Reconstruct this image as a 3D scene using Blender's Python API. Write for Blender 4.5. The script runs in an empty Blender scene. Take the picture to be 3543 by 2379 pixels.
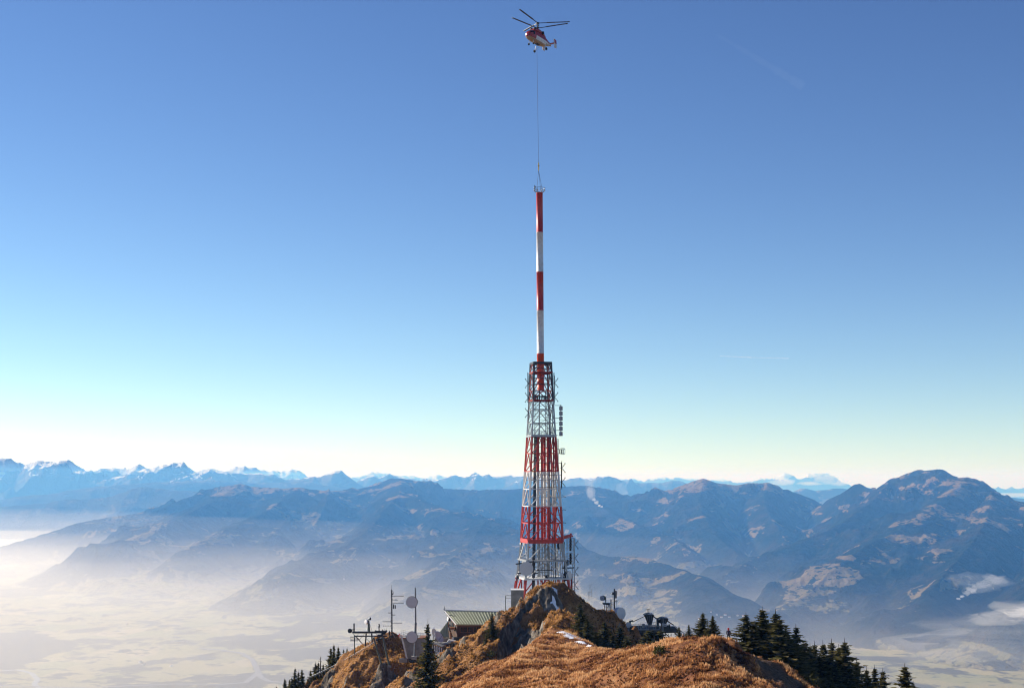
import bpy, bmesh, math, random
import numpy as np
from mathutils import Vector, Matrix

# ------------------------------------------------------------------ camera, sky, sun, exposure
S = bpy.context.scene
COL = S.collection
R = math.radians
F = 4920.0                      # focal length of the 3543 px wide photograph, in pixels
PITCH = math.atan((1655 - 1189.5) / F)
cam_data = bpy.data.cameras.new('camera')
cam = bpy.data.objects.new('camera', cam_data)
COL.objects.link(cam)
cam_data.sensor_width = 36.0
cam_data.lens = 36.0 * F / 3543.0
cam_data.clip_start = 0.5
cam_data.clip_end = 400000
cam.rotation_euler = (math.pi / 2 + PITCH, 0, 0)
S.camera = cam

SUN_EL = R(26)
SUN_SIDE = R(28)                # how far behind the plane of the picture the sun stands, on the left
sun_dir = Vector((-math.cos(SUN_SIDE) * math.cos(SUN_EL), math.sin(SUN_SIDE) * math.cos(SUN_EL), math.sin(SUN_EL)))
world = bpy.data.worlds.new('World')
S.world = world
world.use_nodes = True
wn = world.node_tree
sky = wn.nodes.new('ShaderNodeTexSky')
sky.sky_type = 'NISHITA'
sky.sun_disc = False
sky.sun_elevation = SUN_EL
sky.sun_rotation = -(math.pi / 2 - SUN_SIDE)
sky.altitude = 1700
sky.air_density = 0.9
sky.dust_density = 0.0
sky.ozone_density = 1.2
# the same contrast and saturation over the whole dome, as the photograph's camera gave it
K_SKY = 0.148
s_mul = wn.nodes.new('ShaderNodeVectorMath'); s_mul.operation = 'SCALE'; s_mul.inputs['Scale'].default_value = K_SKY
s_sep = wn.nodes.new('ShaderNodeSeparateColor'); s_com = wn.nodes.new('ShaderNodeCombineColor')
wn.links.new(sky.outputs[0], s_mul.inputs[0]); wn.links.new(s_mul.outputs[0], s_sep.inputs[0])
for k, (gam, gain) in enumerate(((1.32, 0.79), (1.28, 0.82), (1.1, 0.875))):
    pw = wn.nodes.new('ShaderNodeMath'); pw.operation = 'POWER'; pw.inputs[1].default_value = gam
    ml = wn.nodes.new('ShaderNodeMath'); ml.operation = 'MULTIPLY'; ml.inputs[1].default_value = gain / K_SKY
    wn.links.new(s_sep.outputs[k], pw.inputs[0]); wn.links.new(pw.outputs[0], ml.inputs[0]); wn.links.new(ml.outputs[0], s_com.inputs[k])
wn.links.new(s_com.outputs[0], wn.nodes['Background'].inputs[0])
wn.nodes['Background'].inputs[1].default_value = 0.082
sl = bpy.data.lights.new('sun', 'SUN')
sl.energy = 5.0
sl.angle = R(0.5)
sl.color = (1.0, 0.90, 0.77)
sun = bpy.data.objects.new('sun', sl)
COL.objects.link(sun)
sun.rotation_euler = sun_dir.to_track_quat('Z', 'Y').to_euler()
S.view_settings.view_transform = 'Standard'
S.view_settings.look = 'None'
S.view_settings.exposure = 0.85
S.view_settings.gamma = 1.0
S.view_settings.use_curve_mapping = False
S.render.engine = 'CYCLES'
S.cycles.use_denoising = True
S.cycles.filter_width = 1.15
S.cycles.max_bounces = 5
S.cycles.diffuse_bounces = 2
S.cycles.glossy_bounces = 2
S.cycles.transmission_bounces = 2
S.cycles.transparent_max_bounces = 32
S.cycles.volume_bounces = 1
HAZE_DENSITY = 4.8e-5
HAZE_COLOR = (0.14, 0.42, 1.0)

rng = np.random.default_rng(7)
random.seed(7)


def P(px, py, y):
    """world point seen at pixel (px, py) of the photograph, y metres ahead of the camera"""
    v = Vector(((px - 1771.5) / F, 1.0, -(py - 1189.5) / F))
    v.rotate(Matrix.Rotation(PITCH, 3, 'X'))
    return v * (y / v.y)


# ------------------------------------------------------------------ helpers
def hsh(ix, iy, seed):
    h = (ix.astype(np.int64) * 374761393 + iy.astype(np.int64) * 668265263 + seed * 1442695041) & 0xffffffff
    h = ((h ^ (h >> 13)) * 1274126177) & 0xffffffff
    h = (h ^ (h >> 16)) & 0xffffffff
    return h.astype(np.float64) / 4294967295.0


def vnoise(x, y, seed=0):
    ix = np.floor(x); iy = np.floor(y)
    fx = x - ix; fy = y - iy
    fx = fx * fx * fx * (fx * (fx * 6 - 15) + 10); fy = fy * fy * fy * (fy * (fy * 6 - 15) + 10)
    a = hsh(ix, iy, seed); b = hsh(ix + 1, iy, seed); c = hsh(ix, iy + 1, seed); d = hsh(ix + 1, iy + 1, seed)
    return (a + (b - a) * fx) * (1 - fy) + (c + (d - c) * fx) * fy


def fbm(x, y, oct=4, seed=0, gain=0.5):
    t = 0; a = 1; n = 0
    for k in range(oct):
        t = t + a * (vnoise(x, y, seed + k) * 2 - 1); n += a
        x, y = (x * 0.8 - y * 0.6) * 2.03 + 11.3, (x * 0.6 + y * 0.8) * 2.03 + 7.1
        a *= gain
    return t / n


def ridged(x, y, oct=4, seed=0, gain=0.55):
    t = 0; a = 1; n = 0; w = 1
    for k in range(oct):
        v = 1 - np.abs(vnoise(x, y, seed + k) * 2 - 1)
        v = v * v * w
        t = t + a * v; n += a
        w = np.clip(v * 1.6, 0, 1)
        x, y = (x * 0.8 - y * 0.6) * 2.1 + 3.3, (x * 0.6 + y * 0.8) * 2.1 + 9.1
        a *= gain
    return t / n


def sstep(a, b, x):
    t = np.clip((x - a) / (b - a), 0, 1)
    return t * t * (3 - 2 * t)


def ridge_field(X, Y, pts, left, right):
    """height of a ridge over (X, Y): crest polyline minus a falloff profile, one for each side"""
    best = np.full(X.shape, 1e18); zc = np.zeros(X.shape); side = np.zeros(X.shape); cap = np.zeros(X.shape, bool)
    pts = [tuple(p) for p in pts]
    nseg = len(pts) - 1
    for i_, (a, b) in enumerate(zip(pts[:-1], pts[1:])):
        dx, dy = b[0] - a[0], b[1] - a[1]
        L2 = dx * dx + dy * dy + 1e-9
        t = np.clip(((X - a[0]) * dx + (Y - a[1]) * dy) / L2, 0, 1)
        qx = X - (a[0] + t * dx); qy = Y - (a[1] + t * dy)
        d2 = qx * qx + qy * qy
        m = d2 < best
        best = np.where(m, d2, best)
        e = (t <= 0) if i_ == 0 else (t >= 1) if i_ == nseg - 1 else np.zeros(X.shape, bool)
        if nseg == 1: e = e | (t >= 1)
        cap = np.where(m, e, cap)
        zc = np.where(m, a[2] + t * (b[2] - a[2]), zc)
        side = np.where(m, np.sign(dx * qy - dy * qx), side)
    d = np.sqrt(best)
    l = np.interp(d, [p[0] for p in left], [p[1] for p in left])
    r = np.interp(d, [p[0] for p in right], [p[1] for p in right])
    return zc - np.where(cap, np.maximum(l, r), np.where(side >= 0, l, r)), d


def smax(a, b, k):
    h = np.clip(0.5 + 0.5 * (a - b) / k, 0, 1)
    return b + (a - b) * h + k * h * (1 - h)


def grid_mesh(name, X, Y, Z, mat, smooth=True, kind='structure', keep=None):
    n, m = X.shape
    co = np.stack([X, Y, Z], -1).reshape(-1, 3).astype(np.float32)
    idx = np.arange(n * m).reshape(n, m)
    q = np.stack([idx[:-1, :-1], idx[1:, :-1], idx[1:, 1:], idx[:-1, 1:]], -1).reshape(-1, 4)
    if keep is not None:
        q = q[keep[:-1, :-1].reshape(-1)]
        used, inv = np.unique(q, return_inverse=True)
        co = co[used]; q = inv.reshape(-1, 4)
    me = bpy.data.meshes.new(name)
    me.vertices.add(len(co)); me.vertices.foreach_set('co', co.reshape(-1))
    me.loops.add(q.size); me.loops.foreach_set('vertex_index', q.reshape(-1).astype(np.int32))
    me.polygons.add(len(q)); me.polygons.foreach_set('loop_start', np.arange(0, q.size, 4, dtype=np.int32))
    me.polygons.foreach_set('use_smooth', np.full(len(q), smooth))
    me.update(calc_edges=True); me.validate()
    me.materials.append(mat)
    o = bpy.data.objects.new(name, me); COL.objects.link(o)
    if kind: o['kind'] = kind
    # faces wound so that normals point up
    return o


class MB:
    """collects faces of several shapes and links them as one mesh object"""
    def __init__(s): s.v = []; s.f = []; s.sm = []; s.mi = []; s.cur = 0
    def add(s, vs, fs, smooth=False):
        b = len(s.v)
        s.v += [tuple(v) for v in vs]
        for f in fs: s.f.append(tuple(i + b for i in f)); s.sm.append(smooth); s.mi.append(s.cur)
    def box(s, c, size, rot=None):
        c = Vector(c); hx, hy, hz = size[0] / 2, size[1] / 2, size[2] / 2
        vs = [Vector((x, y, z)) for z in (-hz, hz) for y in (-hy, hy) for x in (-hx, hx)]
        if rot is not None:
            vs = [rot @ v for v in vs]
        s.add([v + c for v in vs], [(0, 2, 3, 1), (4, 5, 7, 6), (0, 1, 5, 4), (2, 6, 7, 3), (0, 4, 6, 2), (1, 3, 7, 5)])
    def bar(s, a, b, w, h=None, up=(0, 0, 1)):
        a = Vector(a); b = Vector(b); h = h or w; d = b - a; L = d.length
        if L < 1e-6: return
        z = d / L; u = Vector(up)
        if abs(z.dot(u)) > 0.98: u = Vector((1, 0, 0))
        x = u.cross(z).normalized(); y = z.cross(x)
        s.box((a + b) / 2, (w, h, L), Matrix((x, y, z)).transposed())
    def tube(s, a, b, r, r2=None, n=8, caps=True, smooth=True):
        a = Vector(a); b = Vector(b); r2 = r if r2 is None else r2; d = b - a
        if d.length < 1e-6: return
        z = d.normalized(); u = Vector((0, 0, 1)) if abs(z.z) < 0.95 else Vector((1, 0, 0))
        x = u.cross(z).normalized(); y = z.cross(x)
        ring = lambda c, rr: [c + x * rr * math.cos(2 * math.pi * k / n) + y * rr * math.sin(2 * math.pi * k / n) for k in range(n)]
        s.add(ring(a, r) + ring(b, r2), [(k, (k + 1) % n, n + (k + 1) % n, n + k) for k in range(n)], smooth)
        if caps:
            s.add(ring(a, r), [tuple(range(n))[::-1]]); s.add(ring(b, r2), [tuple(range(n))])
    def path(s, pts, r, n=6):
        for a, b in zip(pts[:-1], pts[1:]): s.tube(a, b, r, n=n, caps=True)
    def lathe(s, prof, c, axis=(0, 0, 1), n=16, smooth=True):
        """prof: (radius, distance along the axis) pairs"""
        c = Vector(c); z = Vector(axis).normalized(); u = Vector((0, 0, 1)) if abs(z.z) < 0.95 else Vector((1, 0, 0))
        x = u.cross(z).normalized(); y = z.cross(x)
        vs = [c + z * h + (x * math.cos(2 * math.pi * k / n) + y * math.sin(2 * math.pi * k / n)) * r for r, h in prof for k in range(n)]
        s.add(vs, [(i * n + k, i * n + (k + 1) % n, (i + 1) * n + (k + 1) % n, (i + 1) * n + k) for i in range(len(prof) - 1) for k in range(n)], smooth)
    def loft(s, rings, smooth=True, caps=True):
        n = len(rings[0])
        s.add([v for r in rings for v in r], [(i * n + k, i * n + (k + 1) % n, (i + 1) * n + (k + 1) % n, (i + 1) * n + k) for i in range(len(rings) - 1) for k in range(n)], smooth)
        if caps:
            s.add(rings[0], [tuple(range(n))[::-1]]); s.add(rings[-1], [tuple(range(n))])
    def prism(s, poly, off):
        n = len(poly); off = Vector(off); poly = [Vector(p) for p in poly]
        s.add(poly + [p + off for p in poly], [tuple(range(n))[::-1], tuple(range(n, 2 * n))] + [(k, (k + 1) % n, n + (k + 1) % n, n + k) for k in range(n)])
    def mesh(s, name, mats, base=(0, 0, 0)):
        b = Vector(base)
        me = bpy.data.meshes.new(name)
        me.from_pydata([tuple(Vector(v) - b) for v in s.v], [], s.f)
        me.polygons.foreach_set('use_smooth', s.sm)
        for m in (mats if isinstance(mats, (list, tuple)) else [mats]): me.materials.append(m)
        me.polygons.foreach_set('material_index', s.mi)
        bm = bmesh.new(); bm.from_mesh(me); bmesh.ops.recalc_face_normals(bm, faces=bm.faces); bm.to_mesh(me); bm.free()
        me.update()
        return me


def tag(o, label=None, cat=None, group=None, kind=None):
    if label: o['label'] = label
    if cat: o['category'] = cat
    if group: o['group'] = group
    if kind: o['kind'] = kind
    return o


def thing(name, base, label, cat, group=None):
    o = bpy.data.objects.new(name, None); COL.objects.link(o)
    o.location = base; o.empty_display_size = 0.5
    return tag(o, label, cat, group)


def root_loc(o):
    v = Vector((0, 0, 0))
    while o is not None:
        v += o.location; o = o.parent
    return v


def part(name, mb, mats, parent, label=None):
    """mb holds world coordinates; the part is stored relative to its parent"""
    base = root_loc(parent) if parent else Vector((0, 0, 0))
    o = bpy.data.objects.new(name, mb.mesh(name, mats, base)); COL.objects.link(o)
    if parent: o.parent = parent
    if label: o['label'] = label
    return o


def solo(name, mb, mats, base, label, cat, group=None):
    o = bpy.data.objects.new(name, mb.mesh(name, mats, base)); COL.objects.link(o)
    o.location = base
    return tag(o, label, cat, group)


_unit = {}
def strut(name, parent, a, b, w, mat, round_=False):
    """a straight member as an object of its own; members of one material share one unit mesh"""
    key = (mat.name, round_)
    if key not in _unit:
        m = MB()
        if round_: m.tube((0, 0, 0), (0, 0, 1), 0.5, n=8)
        else: m.box((0, 0, 0.5), (1, 1, 1))
        _unit[key] = m.mesh('member', mat)
    o = bpy.data.objects.new(name, _unit[key]); COL.objects.link(o); o.parent = parent
    a = Vector(a); b = Vector(b); d = b - a
    o.location = a - root_loc(parent)
    o.rotation_mode = 'QUATERNION'; o.rotation_quaternion = d.to_track_quat('Z', 'Y')
    ww = w if isinstance(w, tuple) else (w, w)
    o.scale = (ww[0], ww[1], d.length)
    return o


# ------------------------------------------------------------------ materials
def new_mat(name):
    m = bpy.data.materials.new(name); m.use_nodes = True
    nt = m.node_tree; b = nt.nodes['Principled BSDF']
    return m, nt, b


def N(nt, t, **kw):
    n = nt.nodes.new(t)
    for k, v in kw.items():
        if k.startswith('i_'):
            key = k[2:]; key = int(key) if key.isdigit() else key
            n.inputs[key].default_value = v
        else: setattr(n, k, v)
    return n


def ramp(nt, fac, stops, interp='LINEAR'):
    r = nt.nodes.new('ShaderNodeValToRGB'); r.color_ramp.interpolation = interp
    e = r.color_ramp.elements
    while len(e) < len(stops): e.new(0.5)
    for el, (p, c) in zip(e, stops):
        el.position = p; el.color = c if len(c) == 4 else (*c, 1)
    nt.links.new(fac, r.inputs[0])
    return r.outputs[0]


def mix(nt, fac, a, b, mode='MIX'):
    m = nt.nodes.new('ShaderNodeMix'); m.data_type = 'RGBA'; m.blend_type = mode
    for sock, v in ((m.inputs[0], fac), (m.inputs[6], a), (m.inputs[7], b)):
        if isinstance(v, bpy.types.NodeSocket): nt.links.new(v, sock)
        elif isinstance(v, (int, float)): sock.default_value = v
        else: sock.default_value = (*v, 1) if len(v) == 3 else v
    return m.outputs[2]


def math_(nt, op, a, b=None, c=None, clamp=False):
    m = nt.nodes.new('ShaderNodeMath'); m.operation = op; m.use_clamp = clamp
    for s_, v in zip(m.inputs, (a, b, c)):
        if v is None: continue
        if isinstance(v, bpy.types.NodeSocket): nt.links.new(v, s_)
        else: s_.default_value = v
    return m.outputs[0]


def noise(nt, vec, scale, detail=4, rough=0.55, dist=0.0):
    n = N(nt, 'ShaderNodeTexNoise'); n.inputs['Scale'].default_value = scale; n.inputs['Detail'].default_value = detail
    n.inputs['Roughness'].default_value = rough; n.inputs['Distortion'].default_value = dist
    if vec is not None: nt.links.new(vec, n.inputs['Vector'])
    return n.outputs[0]


def world_pos(nt, scale=(1, 1, 1), rot=(0, 0, 0)):
    g = N(nt, 'ShaderNodeNewGeometry'); mp = N(nt, 'ShaderNodeMapping')
    mp.inputs['Scale'].default_value = scale; mp.inputs['Rotation'].default_value = rot
    nt.links.new(g.outputs['Position'], mp.inputs['Vector'])
    return mp.outputs[0]


def sep(nt, vec):
    s_ = N(nt, 'ShaderNodeSeparateXYZ'); nt.links.new(vec, s_.inputs[0]); return s_.outputs


def paint(name, col, rough=0.5, metal=0.0, wear=0.12, scale=1.5):
    """painted or bare metal, concrete, wood: a base colour with uneven weathering"""
    m, nt, b = new_mat(name)
    tc = N(nt, 'ShaderNodeTexCoord')
    n = noise(nt, tc.outputs['Object'], scale, 5, 0.6)
    dark = tuple(c * (1 - 2.5 * wear) for c in col)
    c = mix(nt, ramp(nt, n, [(0.35, (0, 0, 0)), (0.7, (1, 1, 1))]), dark, col)
    nt.links.new(c, b.inputs['Base Color'])
    b.inputs['Roughness'].default_value = rough; b.inputs['Metallic'].default_value = metal
    return m
# ------------------------------------------------------------------ air
def volume_mat(name, density, color, aniso, absorb=(1, 1, 1)):
    m = bpy.data.materials.new(name); m.use_nodes = True; nt = m.node_tree
    for n in list(nt.nodes):
        if n.type == 'BSDF_PRINCIPLED': nt.nodes.remove(n)
    v = N(nt, 'ShaderNodeVolumePrincipled')
    v.inputs['Color'].default_value = (*color, 1)
    v.inputs['Density'].default_value = density
    v.inputs['Anisotropy'].default_value = aniso
    v.inputs['Absorption Color'].default_value = (*absorb, 1)
    nt.links.new(v.outputs[0], nt.nodes['Material Output'].inputs['Volume'])
    return m

hz = MB(); hz.box((0, 30000, (-960 + 190) / 2), (160000, 170000, 1150))
haze = bpy.data.objects.new('haze', hz.mesh('haze', volume_mat('air', HAZE_DENSITY, HAZE_COLOR, 0.15))); COL.objects.link(haze)
haze['kind'] = 'stuff'

# ------------------------------------------------------------------ far land
def wooded_material(name, dens=0.0, snowline=None):
    m, nt, b = new_mat(name)
    g = N(nt, 'ShaderNodeNewGeometry')
    z = sep(nt, g.outputs['Position'])[2]
    nz = sep(nt, g.outputs['Normal'])[2]
    p = world_pos(nt, (1, 0.45, 1.4))
    p2 = world_pos(nt, (1, 1, 1))
    n1 = noise(nt, p, 0.0019, 9, 0.66, 0.5)             # woods and clearings
    n2 = noise(nt, p2, 0.00035, 3, 0.5)
    alt = math_(nt, 'MULTIPLY_ADD', z, 1 / 900.0, 1.0)  # 0 valley .. 1 eye level
    # clearings: many low down, few on the slopes, some along the tops
    low = ramp(nt, alt, [(0.0, (0.14,) * 3), (0.12, (0.05,) * 3), (0.25, (0.0,) * 3), (0.78, (0.0,) * 3), (0.95, (0.13,) * 3)])
    v = math_(nt, 'ADD', n1, low); v = math_(nt, 'ADD', v, math_(nt, 'MULTIPLY', math_(nt, 'SUBTRACT', n2, 0.5), 0.35))
    v = math_(nt, 'ADD', v, math_(nt, 'MULTIPLY', math_(nt, 'SUBTRACT', nz, 0.85), 0.25))
    v = math_(nt, 'ADD', v, dens)
    mead = ramp(nt, v, [(0.60, (0, 0, 0)), (0.612, (1, 1, 1))])
    mead2 = ramp(nt, math_(nt, 'ADD', noise(nt, world_pos(nt, (0.8, 0.8, 2.2)), 0.0023, 9, 0.64, 0.5), math_(nt, 'MULTIPLY', math_(nt, 'SUBTRACT', n2, 0.5), 0.22)), [(0.595, (0, 0, 0)), (0.604, (1, 1, 1))])
    mead = math_(nt, 'MAXIMUM', mead, mead2)
    fn = noise(nt, p2, 0.02, 5, 0.7)
    forest = ramp(nt, fn, [(0.3, (0.003, 0.005, 0.004)), (0.52, (0.012, 0.017, 0.010)), (0.75, (0.06, 0.046, 0.022))])
    brown = ramp(nt, noise(nt, p2, 0.004, 4, 0.6), [(0.5, (0, 0, 0)), (0.68, (1, 1, 1))])
    forest = mix(nt, math_(nt, 'MULTIPLY', brown, 0.55), forest, (0.06, 0.038, 0.022))
    mc = ramp(nt, alt, [(0.0, (0.20, 0.20, 0.06)), (0.3, (0.19, 0.15, 0.065)), (0.9, (0.19, 0.125, 0.06))])
    mc = mix(nt, ramp(nt, noise(nt, p2, 0.006, 5, 0.65), [(0.35, (0, 0, 0)), (0.7, (1, 1, 1))]), mc, (0.24, 0.17, 0.09))
    dots = ramp(nt, noise(nt, p2, 0.016, 3, 0.6), [(0.56, (0, 0, 0)), (0.60, (1, 1, 1))])
    mc = mix(nt, dots, mc, (0.02, 0.025, 0.014))
    c = mix(nt, mead, forest, mc)
    if snowline is not None:
        sn = noise(nt, p2, 0.0022, 7, 0.7)
        s_ = math_(nt, 'ADD', math_(nt, 'MULTIPLY', math_(nt, 'SUBTRACT', z, snowline), 1 / 420.0), math_(nt, 'MULTIPLY', math_(nt, 'SUBTRACT', sn, 0.5), 2.4))
        s_ = math_(nt, 'ADD', s_, math_(nt, 'MULTIPLY', math_(nt, 'SUBTRACT', nz, 0.75), 2.2))
        sm = ramp(nt, s_, [(0.45, (0, 0, 0)), (0.62, (1, 1, 1))])
        c = mix(nt, sm, mix(nt, 0.6, c, (0.12, 0.115, 0.115)), (0.76, 0.78, 0.82))
    nt.links.new(c, b.inputs['Base Color']); b.inputs['Roughness'].default_value = 1.0
    b.inputs['Specular IOR Level'].default_value = 0.0
    bp = N(nt, 'ShaderNodeBump'); bp.inputs['Strength'].default_value = 1.0; bp.inputs['Distance'].default_value = 70
    nt.links.new(fn, bp.inputs['Height']); nt.links.new(bp.outputs[0], b.inputs['Normal'])
    return m

M_WOODS = wooded_material('woods and meadows')
M_WOODS_SNOW = wooded_material('woods with thin snow', -0.01, 40)
M_SNOW = wooded_material('snowy rock', 0.02, -20)
M_SNOW2 = wooded_material('far snowy rock', 0.02, -100)


def polar(a0, a1, na, r0, r1, nr, pw=1.0):
    a = np.radians(np.linspace(a0, a1, na))
    r = r0 * (r1 / r0) ** (np.linspace(0, 1, nr) ** pw)
    A, Rr = np.meshgrid(a, r, indexing='ij')
    return np.sin(A) * Rr, np.cos(A) * Rr


def crest(pts, far=1.0):
    return [tuple(P(p[0], p[1], p[2] * far)) for p in pts]

SL = lambda *a: a
def far_range(name, mat, ridges, az, na, rr, nr, rough, seed, base=-880, k=30, warp=180, floor_noise=12, sc=1400.0, tooth=0):
    X, Y = polar(az[0], az[1], na, rr[0], rr[1], nr)
    wx = fbm(X / 900, Y / 900, 3, seed + 50) * warp; wy = fbm(X / 900, Y / 900, 3, seed + 60) * warp
    Z = np.full(X.shape, float(base)); D = np.full(X.shape, 1e9)
    for pts, left, right in ridges:
        # the plan position of slopes is warped, the crest line itself hardly
        z0, d0 = ridge_field(X, Y, pts, left, right)
        f = sstep(60, 700, d0)
        z1, d1 = ridge_field(X + wx * f, Y + wy * f, pts, left, right)
        z1 = z0 * (1 - f) + z1 * f
        D = np.where(z1 > Z, d1, D)
        Z = smax(z1, Z, k)
    rd = ridged(X / sc, Y / sc, 6, seed) - 0.42
    Z = Z + rd * rough * sstep(0, 420, D) * sstep(base, base + 260, Z)
    Z = Z + fbm(X / 130, Y / 130, 4, seed + 9) * rough * 0.09 * sstep(0, 120, D + 30)
    if tooth: Z = Z + (ridged(X / 190, Y / 190, 3, seed + 5) - 0.45) * tooth * sstep(700, 0, D)
    Z = Z + fbm(X / 1500, Y / 1500, 4, seed + 3) * floor_noise
    return grid_mesh(name, X, Y, np.maximum(Z, base - 60), mat), (X, Y, Z)


PR = lambda k, f=1.0: [(0, 0), (150, 55 * k), (500, 240 * k), (1200, 560 * k * f), (2600, 980 * k * f), (5000, 1500 * k * f), (30000, 8000)]

# right mountain with the long spur that runs down to the left
I_main = crest([(2560, 2100, 4600), (2700, 2010, 5200), (2790, 1850, 6600), (2854, 1745, 8300), (2886, 1719, 8200), (2921, 1703, 8100), (2957, 1681, 8000), (2971, 1674, 7950), (2988, 1681, 7900), (3011, 1692, 7850),
                (3038, 1684, 7800), (3091, 1656, 7700), (3136, 1638, 7600), (3180, 1624, 7500), (3196, 1630, 7450), (3247, 1622, 7300), (3265, 1625, 7250), (3297, 1647, 7200), (3323, 1658, 7100),
                (3359, 1667, 7000), (3381, 1681, 6950), (3426, 1701, 6850), (3471, 1719, 6800), (3543, 1743, 6700), (3700, 1790, 6600), (4000, 1850, 6500), (4600, 1880, 6300)][3:], 1.7)
I_spur = crest([(3340, 1664, 6950), (3240, 1740, 6300), (3170, 1790, 5900), (3080, 1850, 5600), (3010, 1880, 5400), (2940, 1925, 5200), (2860, 1990, 5000), (2780, 2060, 4850), (2700, 2110, 4700)], 1.7)
I_spur2 = crest([(3430, 1705, 6800), (3420, 1780, 6000), (3380, 1860, 5300), (3290, 1960, 4800), (3200, 2060, 4500)], 1.7)
I_spur3 = crest([(3560, 1745, 6600), (3620, 1850, 5600), (3640, 1930, 4900), (3600, 2010, 4400), (3520, 2110, 4050)], 1.7)
I_spur4 = crest([(3091, 1656, 7700), (3010, 1740, 7000), (2930, 1800, 6600), (2800, 1860, 6300), (2700, 1900, 6100), (2600, 1930, 6000), (2500, 1990, 5700)], 1.7)
p1 = PR(1.0)
o_i, _ = far_range('mountain', M_WOODS, [(I_main, PR(1.0), PR(1.1)), (I_spur, PR(0.85), PR(0.85)), (I_spur2, PR(1), PR(1)), (I_spur3, PR(1), PR(1)), (I_spur4, PR(0.9), PR(0.9))],
          (6.0, 34.0), 570, (5300, 17500), 420, 330, 11, sc=1150.0)

# middle ranges
G = crest([(-400, 1960, 9800), (0, 1890, 9800), (190, 1836, 9800), (252, 1814, 9800), (347, 1794, 9900), (465, 1777, 10000), (560, 1752, 10100), (645, 1721, 10200), (729, 1693, 10400), (796, 1676, 10600), (830, 1674, 10600), (874, 1682, 10600),
           (953, 1685, 10500), (1037, 1686, 10500), (1121, 1696, 10700), (1200, 1696, 10900), (1235, 1690, 11000), (1279, 1681, 11100), (1329, 1672, 11200), (1373, 1654, 11300), (1387, 1654, 11300), (1413, 1663, 11300),
           (1480, 1679, 11300), (1525, 1690, 11300), (1592, 1692, 11200), (1637, 1699, 11000), (1681, 1693, 11000), (1739, 1694, 10900), (1793, 1690, 10900), (1870, 1684, 10900), (1953, 1681, 10900), (2037, 1679, 10800), (2082, 1692, 10700),
           (2118, 1703, 10600), (2207, 1721, 10400), (2234, 1719, 10300), (2274, 1703, 10200), (2319, 1694, 10000), (2350, 1694, 9900), (2363, 1681, 9900), (2386, 1667, 9800), (2417, 1658, 9750), (2435, 1656, 9700),
           (2457, 1661, 9700), (2475, 1669, 9700), (2520, 1672, 9700), (2564, 1672, 9700), (2591, 1667, 9700), (2654, 1669, 9800), (2676, 1676, 9800), (2698, 1692, 9900), (2725, 1691, 10000), (2747, 1699, 10000),
           (2779, 1712, 10100), (2814, 1728, 10200), (2846, 1745, 10300), (2930, 1800, 10600)], 1.5)
G_a = crest([(830, 1674, 10600), (760, 1720, 9700), (640, 1780, 9000), (540, 1830, 8400), (450, 1870, 8000)], 1.5)
G_b = crest([(1037, 1686, 10500), (1000, 1712, 9700), (930, 1760, 9000), (860, 1800, 8500), (740, 1850, 7900), (640, 1900, 7500)], 1.5)
G_c = crest([(1387, 1654, 11300), (1385, 1700, 10000), (1382, 1712, 9400), (1413, 1716, 9300), (1458, 1731, 9100), (1525, 1755, 8800), (1592, 1786, 8500), (1637, 1795, 8300), (1681, 1795, 8200), (1726, 1808, 8000), (1770, 1826, 7800),
             (1880, 1860, 7400), (1997, 1884, 7000), (2051, 1902, 6900), (2095, 1922, 6700), (2162, 1920, 6600), (2207, 1922, 6500), (2274, 1940, 6300), (2341, 1964, 6000), (2408, 1990, 5800), (2475, 2030, 5500), (2530, 2060, 5300)], 1.5)
G_d = crest([(1382, 1712, 9400), (1330, 1760, 8700), (1290, 1820, 8000), (1200, 1880, 7400), (1080, 1930, 6900), (980, 1990, 6500)], 1.5)
G_e = crest([(1681, 1795, 8200), (1640, 1860, 7400), (1560, 1930, 6700), (1500, 2000, 6200), (1420, 2070, 5800)], 1.5)
G_f = crest([(2435, 1656, 9700), (2420, 1720, 9000), (2430, 1780, 8400), (2480, 1850, 7800), (2560, 1920, 7300)], 1.5)
G_g = crest([(2654, 1669, 9800), (2640, 1740, 9000), (2680, 1810, 8300), (2720, 1870, 7700)], 1.5)
G_h = crest([(2037, 1679, 10800), (2090, 1760, 9600), (2160, 1800, 8900), (2250, 1830, 8300), (2330, 1860, 7900), (2380, 1900, 7400)], 1.5)
g_ = lambda pts, k=1.0: (pts, PR(k), PR(k))
o_g, _ = far_range('hills', M_WOODS, [g_(G, 0.95), g_(G_a, 0.8), g_(G_b, 0.8), g_(G_c, 0.85), g_(G_d, 0.9), g_(G_e, 0.9), g_(G_f), g_(G_g), g_(G_h, 0.9)],
          (-27, 17), 960, (6400, 19500), 420, 330, 23, sc=1250.0)

F1 = crest([(-500, 1760, 15000), (0, 1752, 15000), (163, 1737, 15000), (224, 1723, 15000), (314, 1724, 15000), (392, 1713, 15000), (460, 1685, 15000), (504, 1682, 15000), (588, 1693, 15000), (689, 1699, 15000), (800, 1720, 15200), (900, 1760, 15500)], 1.36)
F0 = crest([(-500, 1735, 17500), (0, 1728, 17500), (84, 1712, 17500), (168, 1709, 17500), (241, 1693, 17500), (336, 1682, 17600), (460, 1670, 17800), (600, 1664, 18000), (760, 1660, 18500), (900, 1668, 19000), (1065, 1664, 19000), (1200, 1690, 19000)], 1.36)
o_f, _ = far_range('wooded_ridge', M_WOODS_SNOW, [g_(F1, 0.8), g_(F0, 0.8)], (-30, -2), 520, (18500, 28500), 110, 190, 31, sc=1600.0)

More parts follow.
